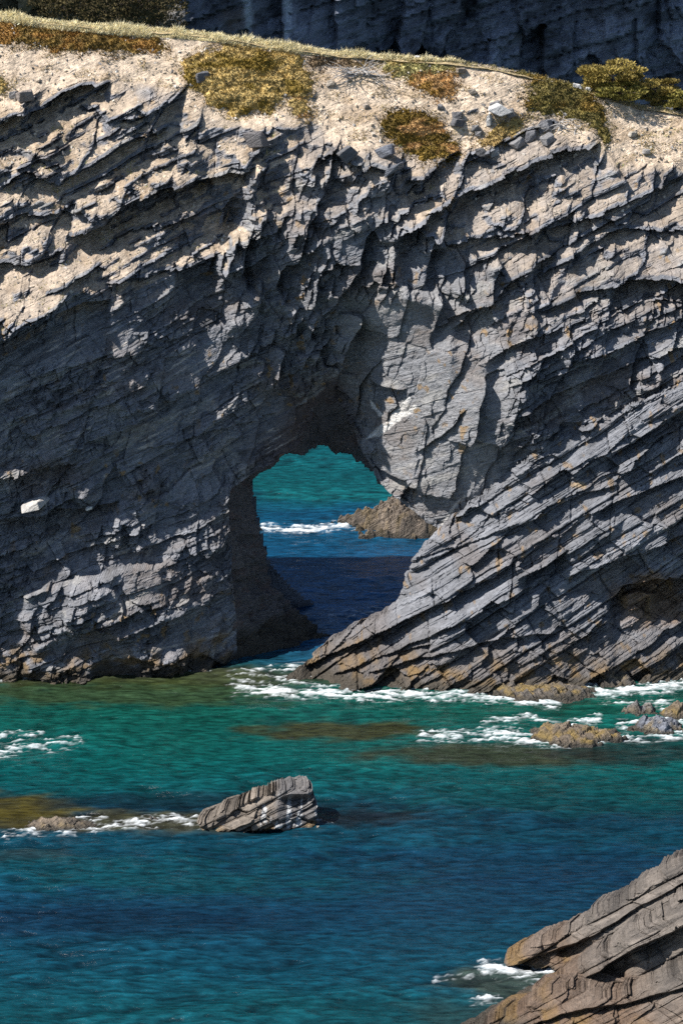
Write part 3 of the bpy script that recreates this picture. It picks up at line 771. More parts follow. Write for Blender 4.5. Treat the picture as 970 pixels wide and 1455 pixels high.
mxc = n.new('ShaderNodeMix'); mxc.data_type = 'RGBA'; mxc.inputs[7].default_value = (0.80, 0.84, 0.85, 1)
fm = n.new('ShaderNodeMath'); fm.operation = 'MULTIPLY'; fm.inputs[1].default_value = 0.9; l.new(fr_.outputs[0], fm.inputs[0]); l.new(fm.outputs[0], mxc.inputs[0]); wr = n.new('ShaderNodeMapRange'); wr.inputs['From Min'].default_value = 0.36; wr.inputs['From Max'].default_value = 0.66; wr.inputs['To Min'].default_value = 0.45; wr.inputs['To Max'].default_value = 1.5; l.new(nn.outputs['Fac'], wr.inputs['Value'])  # light and dark of the ripples painted into the base colour
ws = n.new('ShaderNodeVectorMath'); ws.operation = 'SCALE'; l.new(vc.outputs['Color'], ws.inputs[0]); l.new(wr.outputs[0], ws.inputs['Scale'])
l.new(ws.outputs[0], mxc.inputs[6]); l.new(mxc.outputs[2], b.inputs['Base Color'])
mr = n.new('ShaderNodeMapRange'); mr.inputs['To Min'].default_value = 0.13; mr.inputs['To Max'].default_value = 0.8; l.new(fr_.outputs[0], mr.inputs['Value']); l.new(mr.outputs[0], b.inputs['Roughness'])
b.inputs['IOR'].default_value = 1.4
l.new(bp.outputs[0], b.inputs['Normal'])
M_WATER = m
rip = (0.5 * wave(2.6, 1.1, 0.11, 302, -0.15, 0.3) + wave(1.5, 0.5, 0.11, 303, 0.12, 0.3) + 1.4 * wave(0.85, 0.30, 0.07, 304, -0.08, 0.3) + 1.6 * wave(0.5, 0.18, 0.035, 305, 0.05, 0.2)) * gust
rip = rip - rip[(WY > 60) & (WY < 110)].mean()
wc = wc * (0.52 * (1 + 0.26 * np.clip(rip / 0.035, -1.5, 1.8) * nearm))[..., None]      # ripple contrast painted in: crests lighter, troughs darker
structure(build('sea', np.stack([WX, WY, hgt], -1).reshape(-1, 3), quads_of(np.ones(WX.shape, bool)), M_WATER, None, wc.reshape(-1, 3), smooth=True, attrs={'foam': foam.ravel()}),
          'teal and blue sea water with ripples and white foam')

# ================================================================== BACKGROUND CLIFF
gx = np.concatenate([np.arange(-75, -30, 0.5), np.arange(-30, 32, 0.14), np.arange(32, 60, 0.5)]); gz = np.arange(-1, 18.6, 0.14)
X, Z = np.meshgrid(gx, gz)
base = 152 + 0.06 * Z + 0.5 * X + 3.5 * fbm(X * 0.045, Z * 0.03, 3, 400) 
s_ = X * 0.97 + Z * 0.25; t_ = Z * 0.97 - X * 0.25
d1, c1, _ = layered(s_, t_, 1.6, 4.0, 401, gw=0.1); d2, c2, _ = layered(s_, t_, 0.6, 1.6, 402, gw=0.06)
f1, cf = facets(X / 1.6, Z / 4.0, 403, 1.5)
Yc = base - 0.7 * d1 - 0.45 * d2 - 1.3 * f1
d3, c3, _ = layered(s_, t_, 0.25, 0.7, 409, gw=0.03); Yc = Yc - 0.22 * d3
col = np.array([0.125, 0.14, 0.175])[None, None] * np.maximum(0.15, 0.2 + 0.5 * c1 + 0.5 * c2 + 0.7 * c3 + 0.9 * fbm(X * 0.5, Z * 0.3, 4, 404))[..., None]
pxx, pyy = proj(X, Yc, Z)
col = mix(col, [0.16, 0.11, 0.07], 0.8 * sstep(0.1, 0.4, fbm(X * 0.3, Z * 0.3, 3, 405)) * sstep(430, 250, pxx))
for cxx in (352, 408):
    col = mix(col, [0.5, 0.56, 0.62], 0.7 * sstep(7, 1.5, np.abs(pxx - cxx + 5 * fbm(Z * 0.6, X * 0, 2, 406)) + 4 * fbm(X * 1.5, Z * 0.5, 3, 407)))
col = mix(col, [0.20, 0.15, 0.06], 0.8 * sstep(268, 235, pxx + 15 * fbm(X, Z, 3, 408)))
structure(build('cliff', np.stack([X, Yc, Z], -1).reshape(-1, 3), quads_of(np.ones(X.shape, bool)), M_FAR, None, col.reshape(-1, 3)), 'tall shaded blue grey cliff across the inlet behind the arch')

# ================================================================== ROCKS IN THE WATER
def sea_rock(poly, Y0, Ytop, dip, label, group='rocks standing in the shallow water', seed=0, step=0.02, name='sea_rock', colour=None, tide=0.25, amps=(0.30, 0.20, 0.08, 0.025), sizes=(0.38, 0.17, 0.07, 0.03), **kw):
    P = np.array(poly, float); ymin, ymax = P[:, 1].min(), P[:, 1].max()
    P[:, 1] = ymax - (ymax - P[:, 1]) * (0.95 if seed == 500 else 0.82); poly = [tuple(q) for q in P]; ymin = P[:, 1].min()
    Ytop = Ytop - Y0; Y0 = on_water(485, ymax - (4 if ymax - ymin > 25 else 1))[1]; Ytop = Y0 + min(0.7 * Ytop, 0.7 * (ymax - ymin) * Y0 / 3800)
    pts = []
    for a, b in poly:
        pts.append((a, b, Y0 + (Ytop - Y0) * (ymax - b) / (ymax - ymin)))
    cx = P[:, 0].mean(); cy = P[:, 1].mean()
    pts.append((cx, cy + 0.1 * (ymax - cy), Y0 + 0.32 * (Ytop - Y0)))
    low = [(a, b) for a, b in poly]
    hm = float(np.clip((ymax - ymin) / 50.0, 0.2, 1.0)); amps = tuple(q * hm for q in amps); sizes = tuple(q * (0.4 + 0.6 * hm) for q in sizes)
    p0 = on_water(cx, ymax)
    o, g = outcrop(name, low, pts, dip, step, kw.pop('mat', M_FORE), amps=amps, seed=seed, sizes=sizes, tide=tide, colour=colour, thick=kw.pop('thick', 1.2), rim=kw.pop('rim', (4, 0.25)), jagpx=kw.pop('jagpx', float(np.clip((ymax - ymin) * 0.13, 0.6, 4.5))),
                   origin=(p0[0], Y0, 0), zmin=-0.4, facet=hm * kw.pop('facet', 0.38), lean=0.6, kdip=0.5, **kw)
    tag(o, label, 'sea rock', group)
    return o, g

def tan_col(x, y, z, s, t, px, py, tone, nm):
    c = np.array([0.175, 0.145, 0.115])[None] * (0.6 + 0.7 * tone + 0.5 * nm)[:, None]
    c = mix(c, np.array([0.10, 0.10, 0.105]), 0.75 * sstep(386, 400, px + 8 * nm))  # shade of the right end, turned from the sun, painted into the colour
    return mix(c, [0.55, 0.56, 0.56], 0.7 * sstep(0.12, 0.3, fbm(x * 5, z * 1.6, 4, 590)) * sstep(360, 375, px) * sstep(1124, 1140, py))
def dark_col(x, y, z, s, t, px, py, tone, nm):
    c = np.array([0.105, 0.09, 0.075])[None] * (0.5 + 0.8 * tone + 0.5 * nm)[:, None]
    return mix(c, [0.16, 0.115, 0.05], 0.5 * sstep(0.0, 0.3, nm))
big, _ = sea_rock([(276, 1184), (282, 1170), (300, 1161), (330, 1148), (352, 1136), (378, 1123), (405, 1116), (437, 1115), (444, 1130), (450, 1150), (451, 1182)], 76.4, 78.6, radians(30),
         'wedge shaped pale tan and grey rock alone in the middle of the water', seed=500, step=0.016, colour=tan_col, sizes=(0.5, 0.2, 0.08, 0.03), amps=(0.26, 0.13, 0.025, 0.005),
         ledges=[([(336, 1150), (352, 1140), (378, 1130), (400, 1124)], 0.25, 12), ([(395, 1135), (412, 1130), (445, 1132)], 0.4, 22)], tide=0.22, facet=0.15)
def weed_col(x, y, z, s, t, px, py, tone, nm):
    c = np.array([0.12, 0.10, 0.07])[None] * (0.6 + 0.7 * tone + 0.5 * nm)[:, None]
    return mix(c, [0.17, 0.12, 0.03], 0.75 * sstep(-0.1, 0.25, nm))
def skerry(px, py, wpx, h, label, seed, col, ang=0.5, deep=0.6, weed=0.5, per=0.42, rough=1.0, group='rocks standing in the shallow water'):
    """low rock awash: tilted slab edges over a ragged ground plan, seen from above"""
    c = on_water(px, py); W = wpx / F * np.linalg.norm(c - [0, 0, CAM_H]); D = W * deep
    gx, gy = np.arange(-0.75 * W, 0.75 * W, 0.022), np.arange(-0.8 * D, 0.8 * D, 0.022)
    X, Y = np.meshgrid(gx, gy)
    xw, yw = X + seed * 3.7, Y - seed * 1.9
    r = np.hypot(X / (0.52 * W), Y / (0.52 * D)) + 0.55 * fbm(xw * 1.3 / max(W, .6) * 1.6, yw * 1.6, 4, seed, 0.6)
    env = np.clip(1 - r, -0.5, 1)
    env = np.where(env > 0, np.maximum(env, 0) ** 0.6, env)
    u = (X * math.cos(ang) + Y * math.sin(ang)) / per + 0.35 * fbm(xw * 1.2, yw * 1.2, 3, seed + 1)
    fr = u - np.floor(u); saw = np.where(fr < 0.8, fr / 0.8, (1 - fr) / 0.2)
    k = np.floor(u); v = (-X * math.sin(ang) + Y * math.cos(ang))
    bl = jcell(v + hsh(k, 1, seed) * 3, 0.5, seed + 4, k)[0]
    lev = 0.45 + 0.75 * hsh(k, bl, seed + 2)
    u2 = u * 4.3; f2 = u2 - np.floor(u2)
    z = h * env * (0.35 + 0.40 * (1 - rough) + rough * (0.45 * saw * lev + 0.30 * lev)) + (1 - rough) * 0.2 * h * saw * lev * env + 0.05 * h * f2 * rough * (env > 0) + 0.16 * h * (0.4 + 0.6 * rough) * fbm(xw * 4, yw * 4, 4, seed + 3, 0.6) - 0.05
    tone = 0.5 * hsh(k, bl, seed + 7) + 0.5 * hsh(np.floor(u2), bl, seed + 8)
    C = np.array(col)[None, None] * (0.45 + 0.85 * tone + 0.5 * fbm(xw * 3, yw * 3, 3, seed + 9))[..., None]
    C = mix(C, [0.20, 0.135, 0.035], weed * sstep(-0.15, 0.25, fbm(xw * 2, yw * 2, 3, seed + 10)) * sstep(0.9 * h, 0.3 * h, z))
    C = mix(C, WET, sstep(0.16, 0.06, z))
    o = build('sea_rock', np.stack([X, Y, z], -1).reshape(-1, 3), quads_of(z > -0.28), M_FORE, None, C.reshape(-1, 3))
    o.location = (c[0], c[1], 0)
    tag(o, label, 'sea rock', group)
BR, DK, GY = [0.15, 0.115, 0.08], [0.10, 0.085, 0.07], [0.15, 0.145, 0.145]
skerry(88, 1173, 92, 0.36, 'low jagged brown rock with white foam on it, left of the tan wedge rock', 3, BR, 0.9, 0.5, 0.4)
skerry(180, 1168, 56, 0.20, 'flat dark rock awash between the low brown rock and the wedge rock', 5, DK, 0.7, 0.45, 0.3, 0.3)
skerry(219, 1167, 24, 0.22, 'smallest dark pointed rock tip beside the flat dark rock', 8, DK, 0.4, 0.7, 0.2, 0.25)
skerry(818, 1047, 122, 0.5, 'low orange brown weed covered rock with spray at its left end', 11, BR, 0.6, 0.55, 0.9)
skerry(908, 1012, 58, 0.42, 'sharp grey brown rock rising behind the bluish boulder near the right edge', 14, GY, 0.3, 0.6, 0.35)
skerry(932, 1034, 70, 0.5, 'bluish grey boulder with ochre weed at its foot near the right edge', 17, [0.14, 0.15, 0.175], 1.0, 0.7, 0.6)
skerry(972, 1016, 74, 0.5, 'brown weedy rock touching the right edge of the picture', 20, BR, 0.8, 0.6, 0.8)
skerry(762, 984, 150, 0.42, 'long flat weed brown ledge in the foam at the foot of the arch', 23, DK, 0.5, 0.4, 0.9)
skerry(874, 971, 50, 0.5, 'small dark brown rock ringed by white surf below the arch', 26, DK, 0.9, 0.7, 0.4)
def far_col(x, y, z, s, t, px, py, tone, nm):
    return np.array([0.17, 0.14, 0.115])[None] * (0.55 + 0.8 * tone + 0.5 * nm)[:, None]
skerry(594, 748, 172, 1.75, 'brown rocky islet seen through the hole of the arch', 31, [0.15, 0.118, 0.09], 1.15, 0.6, 0.35, 0.8, rough=0.3)

# ---- big outcrop in the lower right corner
def fore_col(x, y, z, s, t, px, py, tone, nm):
    c = np.array([0.128, 0.108, 0.09])[None] * (0.4 + 1.0 * tone + 0.6 * nm)[:, None]
    c = mix(c, [0.13, 0.075, 0.04], 0.7 * sstep(1.4, 0.3, z + 0.4 * fbm(x, z, 3, 601)))
    return c
fo = empty('shore_outcrop', (9, 66, 0))
A_POLY = [(712, 1373), (722, 1361), (745, 1348), (790, 1332), (830, 1312), (842, 1298), (872, 1282), (904, 1264), (906, 1256), (938, 1242), (942, 1232), (975, 1216), (1100, 1140), (1300, 1040), (1300, 1430), (830, 1430), (806, 1380), (775, 1376)]
A_PTS = [(712, 1374, 67.3), (745, 1348, 67.5), (800, 1328, 67.4), (906, 1260, 67.2), (975, 1216, 67.2), (1300, 1040, 67.2), (775, 1374, 67.0), (820, 1382, 66.7), (840, 1345, 66.7), (890, 1325, 66.3), (970, 1280, 66.0), (1300, 1200, 65.6), (1300, 1430, 64.5), (830, 1430, 65.8)]
B_POLY2 = [(660, 1470), (712, 1444), (742, 1424), (776, 1405), (800, 1386), (830, 1366), (862, 1345), (890, 1326), (930, 1300), (975, 1270), (1100, 1190), (1300, 1080), (1300, 1700), (560, 1700), (600, 1500)]
B_PTS2 = [(742, 1424, 65.5), (800, 1386, 66.2), (862, 1345, 66.1), (930, 1300, 65.8), (975, 1270, 65.6), (1300, 1080, 65.2), (760, 1418, 65.2), (855, 1374, 65.3), (900, 1345, 65.1), (970, 1312, 64.8), (855, 1395, 65.25), (910, 1400, 65.0), (970, 1370, 64.7), (1300, 1300, 64.2),
          (675, 1462, 64.1), (800, 1450, 64.6), (900, 1480, 64), (700, 1600, 60), (1300, 1600, 61)]
C_POLY = [(600, 1500), (690, 1458), (735, 1437), (765, 1414), (800, 1404), (836, 1400), (846, 1414), (880, 1412), (912, 1400), (940, 1386), (975, 1368), (1100, 1300), (1300, 1200), (1300, 1700), (560, 1700)]
C_PTS = [(690, 1458, 64.1), (765, 1412, 64.9), (835, 1402, 64.7), (910, 1404, 64.2), (975, 1370, 64.0), (1300, 1210, 63.6), (760, 1455, 63.9), (850, 1450, 63.5), (970, 1420, 63.1), (970, 1460, 62.6), (800, 1520, 62.2), (1300, 1450, 62), (700, 1600, 60.4), (1300, 1650, 60)]
dn = lambda L_, q=8: [(a_[0], a_[1] + q * min(1.0, max(0.0, (a_[0] - 720) / 200.0))) + tuple(a_[2:]) for a_ in L_]
for k, (po, pt, am, le) in enumerate(((A_POLY, A_PTS, .16, [([(735, 1368), (790, 1350), (850, 1326), (905, 1290), (990, 1245)], 0.2, 18), ([(790, 1352), (812, 1342), (836, 1330)], 0.35, 24), ([(884, 1320), (905, 1306), (940, 1285), (990, 1258)], 0.3, 30)]),
                                     (B_POLY2, B_PTS2, .14, [([(790, 1412), (850, 1380), (890, 1352), (930, 1336), (1000, 1302)], 0.55, 60)]),
                                     (C_POLY, C_PTS, .20, [([(720, 1470), (800, 1440), (880, 1428), (1000, 1395)], 0.25, 22)]))):
    outcrop('slab', dn(po), dn(pt), radians(31), 0.017, M_FORE, fo, amps=(am, 0.11, 0.025, 0.006), seed=611 + 17 * k, colour=fore_col, sizes=(0.7, 0.3, 0.12, 0.045), long=2.2, ledges=le,
            origin=(9, 66, 0), thick=1.6, rim=(6, 0.25), tide=0.6, jagpx=4.0, facet=0.16, zmin=-0.6, lean=0.5, kdip=0.55)
tag(fo, 'large brown grey outcrop of slanting slabs in the lower right corner', 'rock outcrop')

# ================================================================== PLANTS ON TOP
def clump(poly, label, group, cols, hgt, seed, blades=2600, blade=0.07, name='heath_mat', cat='low shrub'):
    """a low mat of heath: its own nubbly cushion lifted off the ground it grows on, with leaf tufts"""
    (gi, px, py, x, y, z, lay) = GP
    pa = np.array(poly); bb = (px > pa[:, 0].min() - 10) & (px < pa[:, 0].max() + 10) & (py > pa[:, 1].min() - 10) & (py < pa[:, 1].max() + 10)
    gi = (gi[0][bb], gi[1][bb]); px, py, x, y, z = px[bb], py[bb], x[bb], y[bb], z[bb]
    sd = poly_sd(px, py, poly) + 9 * fbm(x * 1.5, z * 2.6, 6, seed, 0.72)
    MKp = np.zeros(MK.shape, bool); sel = (sd > 0) & MK[gi]; MKp[gi[0][sel], gi[1][sel]] = True
    nub, idn = facets(x / 0.22, z / 0.09 + 3, seed + 3, 0.0)
    h = 0.42 * hgt * sstep(0, 16, sd) ** 0.7 * (0.45 + 0.35 * fbm(x * 1.4, z * 2.6, 3, seed + 1) + 0.5 * nub)
    h = np.where(sd <= 1.0, -0.02, h)
    yy = y - 0.65 * h; zz_ = z + 0.7 * h
    r0, r1, c0, c1 = gi[0][sel].min(), gi[0][sel].max() + 1, gi[1][sel].min(), gi[1][sel].max() + 1
    Vy = np.zeros((r1 - r0, c1 - c0, 3)); cc = np.zeros(Vy.shape)
    inb = (gi[0] >= r0) & (gi[0] < r1) & (gi[1] >= c0) & (gi[1] < c1); li = (gi[0][inb] - r0, gi[1][inb] - c0)
    Vy[li] = np.stack([x, yy, zz_], 1)[inb]
    c = np.array(cols[0])[None] * (0.6 + 0.7 * idn + 0.4 * fbm(x * 2, z * 4, 3, seed + 2))[:, None]
    c = mix(c, cols[1], sstep(-0.05, 0.35, fbm(x * 0.9, z * 2, 3, seed + 5))); cc[li] = c[inb]
    Q = quads_of(MKp[r0:r1, c0:c1])
    cen = np.stack([x, y, z], 1)[sel].mean(0)
    o = build(name, Vy.reshape(-1, 3) - cen, Q, M_LEAF, None, cc.reshape(-1, 3)); o.location = cen
    sel2 = (sd > -6) & MK[gi]; P = np.stack([x, yy, zz_], 1)[sel2]; C = c[sel2]
    pick = rng.integers(0, len(P), blades); P = P[pick]; C = C[pick] * rng.uniform(0.72, 1.3, (blades, 1))
    dirs = np.stack([rng.normal(0, .5, blades), rng.normal(-0.35, .4, blades), rng.uniform(.4, 1, blades)], 1); dirs /= np.linalg.norm(dirs, axis=1, keepdims=True)
    side = np.cross(dirs, rng.normal(0, 1, (blades, 3))); side /= np.linalg.norm(side, axis=1, keepdims=True)
    Lb = blade * rng.uniform(.5, 1.4, (blades, 1))
    T = np.stack([P - side * Lb * .28, P + side * Lb * .28, P + dirs * Lb], 1) - cen
    tris('leaf_tufts', T, C, M_LEAF, o)
    tag(o, label, cat, group)
    return o

OLIVE, RUST, GREEN = [0.42, 0.305, 0.115], [0.45, 0.27, 0.11], [0.35, 0.31, 0.13]
mats_g = 'heath mats on top of the arch'
clump([(255, 100), (262, 85), (290, 74), (320, 66), (380, 68), (425, 80), (440, 108), (446, 136), (432, 142), (404, 134), (392, 160), (350, 166), (300, 156), (288, 135), (264, 116)],
      'largest olive brown heath mat, thick cushion with a dark stone lying on it', mats_g, [OLIVE, [0.20, 0.135, 0.025]], 0.42, 700, 9000)
clump([(540, 172), (552, 158), (575, 152), (600, 158), (628, 172), (640, 200), (662, 222), (640, 230), (600, 232), (572, 216), (545, 192)],
      'brown heath mat drooping over the rock edge above the arch, right of its middle', mats_g, [[0.17, 0.11, 0.02], RUST], 0.3, 710, 5000)
clump([(730, 100), (760, 100), (800, 108), (835, 126), (858, 150), (870, 190), (860, 208), (845, 186), (820, 172), (785, 166), (752, 162), (742, 140), (760, 128)],
      'brown green heath mat curling down round the right shoulder of the arch', mats_g, [[0.15, 0.12, 0.035], [0.20, 0.13, 0.03]], 0.28, 720, 5500)
clump([(540, 86), (575, 80), (610, 84), (645, 92), (650, 102), (610, 104), (600, 112), (565, 112), (548, 104)],
      'greenish heath strip along the crest behind the orange bush', mats_g, [GREEN, OLIVE], 0.18, 730, 3000)
clump([(578, 108), (600, 98), (640, 100), (652, 118), (642, 140), (622, 142), (600, 130), (584, 120)],
      'bright orange brown heath clump just below the greenish crest strip', mats_g, [RUST, [0.26, 0.15, 0.03]], 0.22, 735, 2500)
clump([(-300, 5), (-60, 15), (0, 24), (60, 36), (150, 48), (210, 52), (236, 60), (240, 72), (170, 76), (90, 74), (40, 66), (0, 64), (-100, 60), (-300, 50)],
      'long rust orange heath band along the left crest under the pale grass', mats_g, [[0.19, 0.12, 0.03], [0.25, 0.13, 0.03]], 0.2, 740, 9000)
clump([(676, 205), (690, 186), (715, 172), (745, 168), (748, 180), (725, 194), (700, 208), (684, 212)],
      'small thin tawny heath patch beside the white boulder', mats_g, [[0.2, 0.135, 0.05], OLIVE], 0.1, 745, 1500)
clump([(-40, 112), (0, 110), (10, 118), (12, 130), (0, 138), (-40, 138)], 'little green brown heath tuft cut by the left edge of the picture', mats_g, [GREEN, OLIVE], 0.3, 750, 1200)
clump([(405, 142), (425, 136), (445, 150), (448, 168), (430, 172), (415, 160)], 'ragged small brown heath scrap below the largest mat', mats_g, [OLIVE, RUST], 0.14, 755, 900)
clump([(440, 84), (480, 82), (535, 88), (530, 96), (470, 98), (440, 100)], 'dull purple brown heath strip on the crest between the two big mats', mats_g, [[0.17, 0.12, 0.07], [0.2, 0.14, 0.06]], 0.15, 758, 2000)

# ---- straw coloured grass along the crest (nobody could count it)
def blades(n, region, h, cols, seed):
    gi, px, py, x, y, z, lay = GP
    okp = region(px, py) & MK[gi]
    P = np.stack([x, y, z], 1)[okp]
    r = np.random.default_rng(seed)
    P = P[r.integers(0, len(P), n)]
    cl = 0.5 + 0.9 * sstep(-0.3, 0.4, fbm(P[:, 0] * 1.3, P[:, 1] * 1.3, 3, seed))[:, None]
    L = h * r.uniform(.4, 1.25, (n, 1)) * cl
    d = np.stack([r.normal(0.35, .45, n), r.normal(-0.25, .45, n), r.uniform(.5, 1, n)], 1); d /= np.linalg.norm(d, axis=1, keepdims=True)
    sd = np.cross(d, r.normal(0, 1, (n, 3))); sd /= np.linalg.norm(sd, axis=1, keepdims=True)
    wv = 0.011 * r.uniform(.6, 1.6, (n, 1))
    T = np.stack([P - sd * wv, P + sd * wv, P + d * L], 1)
    C = np.array(cols)[r.integers(0, len(cols), n)] * r.uniform(.7, 1.25, (n, 1))
    return T, C
cxs, cys = [c[0] for c in CREST], [c[1] for c in CREST]
T1, C1 = blades(26000, lambda px, py: (py - np.interp(px, cxs, cys) < np.interp(px, [-400, 200, 420, 560, 640], [17, 14, 11, 7, 3])) & (px < 660), 0.20, [(.85, .74, .46), (.75, .64, .38), (.9, .82, .55)], 1)
T2, C2 = blades(9000, lambda px, py: (py - np.interp(px, cxs, cys) > 14) & (poly_sd(px, py, SOILTOP) > 5) & (fbm(px * 0.02, py * 0.05, 3, 5) > 0.12), 0.10, [(.42, .33, .18), (.3, .24, .1), (.38, .27, .12)], 2)
T4, C4 = blades(2600, lambda px, py: (py > 180) & (py < 470) & (lay_main > 0.75) & (fbm(px * 0.03, py * 0.06, 3, 9) > 0.16), 0.09, [(.3, .26, .09), (.36, .27, .1), (.24, .25, .07)], 4)
T3, C3 = blades(2500, lambda px, py: (px > 640) & (py - np.interp(px, cxs, cys) < 8), 0.10, [(.42, .36, .2), (.25, .22, .08)], 3)
g = tris('grass', np.concatenate([T1, T2, T3, T4]), np.concatenate([C1, C2, C3, C4]), M_STRAW)
g['kind'] = 'stuff'; g['label'] = 'pale dry grass along the crest and sparse tufts on the soil'

# ---- dwarf evergreens
def evergreen(name, px, py, Y, w, h, label, group, seed, col, n=5000):
    """several crooked branches, each carrying flat sprays of needles"""
    base = at(px, py, Y) if Y else ground(px, py)
    r = np.random.default_rng(seed)
    root = tag(empty(name, base), label, 'evergreen shrub', group)
    tv, tq = [], []; sprays = []
    def limb(a, b, r0, r1):
        a, b = np.array(a), np.array(b); d = (b - a) / np.linalg.norm(b - a); s1 = np.cross(d, [0.3, 1, 0.2]); s1 /= np.linalg.norm(s1); s2 = np.cross(d, s1)
        o = len(tv)
        for p, rr in ((a, r0), (b, r1)):
            for k in range(6):
                an = k * math.pi / 3; tv.append(p + rr * (s1 * math.cos(an) + s2 * math.sin(an)))
        for k in range(6): tq.append((o + k, o + (k + 1) % 6, o + 6 + (k + 1) % 6, o + 6 + k))
    trunk_top = np.array([0.04 * w, 0, h * 0.55])
    limb([0, 0, -0.1], trunk_top * 0.5, 0.06, 0.045); limb(trunk_top * 0.5, trunk_top, 0.045, 0.03)
    nb = 17
    for k in range(nb):
        a = k * 2.4 + r.uniform(-.4, .4); lev = (k + 0.5) / nb
        rad = 0.5 * w * (0.35 + 0.75 * math.sin(math.pi * min(1, 0.25 + 0.75 * (1 - lev)))) * r.uniform(.7, 1.1)
        p0 = trunk_top * r.uniform(.25, 1); p1 = np.array([math.cos(a) * rad, math.sin(a) * rad * 0.7, h * (0.18 + 0.78 * lev) + 0.06 * r.normal()])
        limb(p0, p1 * [0.85, 0.85, 1], 0.022, 0.008); sprays.append((p1 * [0.8, 0.8, 1], rad))
    build('trunk', np.array(tv), np.array(tq), M_WOOD, root, np.tile([0.10, 0.075, 0.055], (len(tv), 1)))
    T, C = [], []
    per = n // nb
    for (p, rad) in sprays:
        R = np.array([0.24 * w, 0.2 * w, 0.10 * h]) * r.uniform(.7, 1.15)
        q = r.normal(0, 1, (per, 3)); q /= np.linalg.norm(q, axis=1, keepdims=True); q *= r.uniform(.45, 1.0, (per, 1)) ** .5
        q[:, 2] += 0.35 * fbm(q[:, 0] * 2, q[:, 1] * 2 + p[0] * 9, 2, seed)
        c = p + q * R
        d = q * [.8, .8, .3] + np.stack([r.normal(0, .3, per), r.normal(0, .3, per), r.uniform(.1, .9, per)], 1); d /= np.linalg.norm(d, axis=1, keepdims=True)
        sd = np.cross(d, r.normal(0, 1, (per, 3))); sd /= np.linalg.norm(sd, axis=1, keepdims=True)
        L = r.uniform(.04, .10, (per, 1)) * min(1.6, max(1.0, w / 1.6))
        T.append(np.stack([c - sd * L * .3, c + sd * L * .3, c + d * L], 1)); C.append(np.array(col) * r.uniform(.55, 1.4, (per, 1)) * r.uniform(.8, 1.2))
    tris('foliage', np.concatenate(T), np.concatenate(C), M_LEAF, root)
    return root
grp = 'dwarf evergreens on the right end of the crest'
EV = [0.25, 0.19, 0.05]
evergreen('evergreen_shrub', 868, 140, 97.9, 1.9, 1.2, 'tallest olive brown evergreen shrub on the right end of the crest', grp, 1, EV, 9000)
evergreen('evergreen_shrub', 928, 150, 97.9, 1.4, 0.95, 'rounded evergreen shrub standing between the tallest one and the picture edge', grp, 2, EV, 6500)
evergreen('evergreen_shrub', 880, 143, 97.4, 1.7, 0.55, 'low spreading evergreen shrub at the foot of the tallest one', grp, 3, [0.22, 0.19, 0.045], 5500)
evergreen('evergreen_shrub', 968, 158, 97.5, 1.3, 0.7, 'small evergreen shrub cut off by the right edge of the picture', grp, 4, [0.22, 0.19, 0.045], 4000)
grp = 'dark evergreens on the shaded hillside at the top left'
for k, (a, b, Y, w, h, lb) in enumerate(((150, 30, 116, 4.0, 3.0, 'brown green evergreen shrub low on the hillside, leftmost in the shade'), (185, 34, 114, 3.0, 2.6, 'evergreen shrub with sunlit yellowish tips on the top left hillside'),
                                     (222, 42, 116, 3.6, 3.4, 'tall dark evergreen shrub next to the brown gully rock at the top'), (95, 24, 118, 3.2, 2.2, 'dull evergreen shrub peeping over the left crest grass'))):
    evergreen('evergreen_shrub', a, b + 16, Y, w, h, lb, grp, 20 + k, [0.07, 0.055, 0.02], 4500)

# ---- loose stones on the arch
def boulder(px, py, w, h, label, col, seed, depth=None, tilt=0.0, name='boulder', group='loose stones lying on the arch', sink=0.25, cat='boulder'):
    r = np.random.default_rng(seed)
    import bmesh
    p = ground(px, py)
    sc = np.array([w, depth or w * 0.8, h]) / 2
    pts = np.array([[a_, b_, c_] for a_ in (-1, 1) for b_ in (-1, 1) for c_ in (-1, 1)], float) * r.uniform(.5, 1.0, (8, 3)); pts[:, 0] += 0.25 * pts[:, 2] * r.normal(); pts = np.concatenate([pts, r.uniform(-.95, .95, (7, 3))])
    ca, sa = math.cos(tilt), math.sin(tilt)
    bm = bmesh.new()
    for q in pts:
        q = q * sc; bm.verts.new((q[0] * ca - q[2] * sa, q[1], q[0] * sa + q[2] * ca))
    res = bmesh.ops.convex_hull(bm, input=bm.verts)
    bmesh.ops.delete(bm, geom=[e for e in res['geom_interior'] if isinstance(e, bmesh.types.BMVert)], context='VERTS')
    bmesh.ops.bevel(bm, geom=list(bm.edges), offset=min(w, h) * 0.04, segments=1, affect='EDGES')
    bmesh.ops.triangulate(bm, faces=list(bm.faces))
    bm.verts.index_update()
    Vv = np.array([v.co[:] for v in bm.verts]); Q = np.array([[v.index for v in f.verts] for f in bm.faces]); bm.free()
    c = np.array(col)[None] * (0.85 + 0.3 * r.random((len(Vv), 1)))
    o = build(name, Vv, Q, M_BUTT, None, c)
    o.location = p + np.array([0, -0.25 * sc[1], sc[2] * (1 - 2 * sink)]); o.rotation_euler.z = r.uniform(-.6, .6)
    tag(o, label, cat, group)
    return o
G1, G2, PALE = [0.19, 0.185, 0.185], [0.10, 0.10, 0.105], [0.52, 0.51, 0.49]
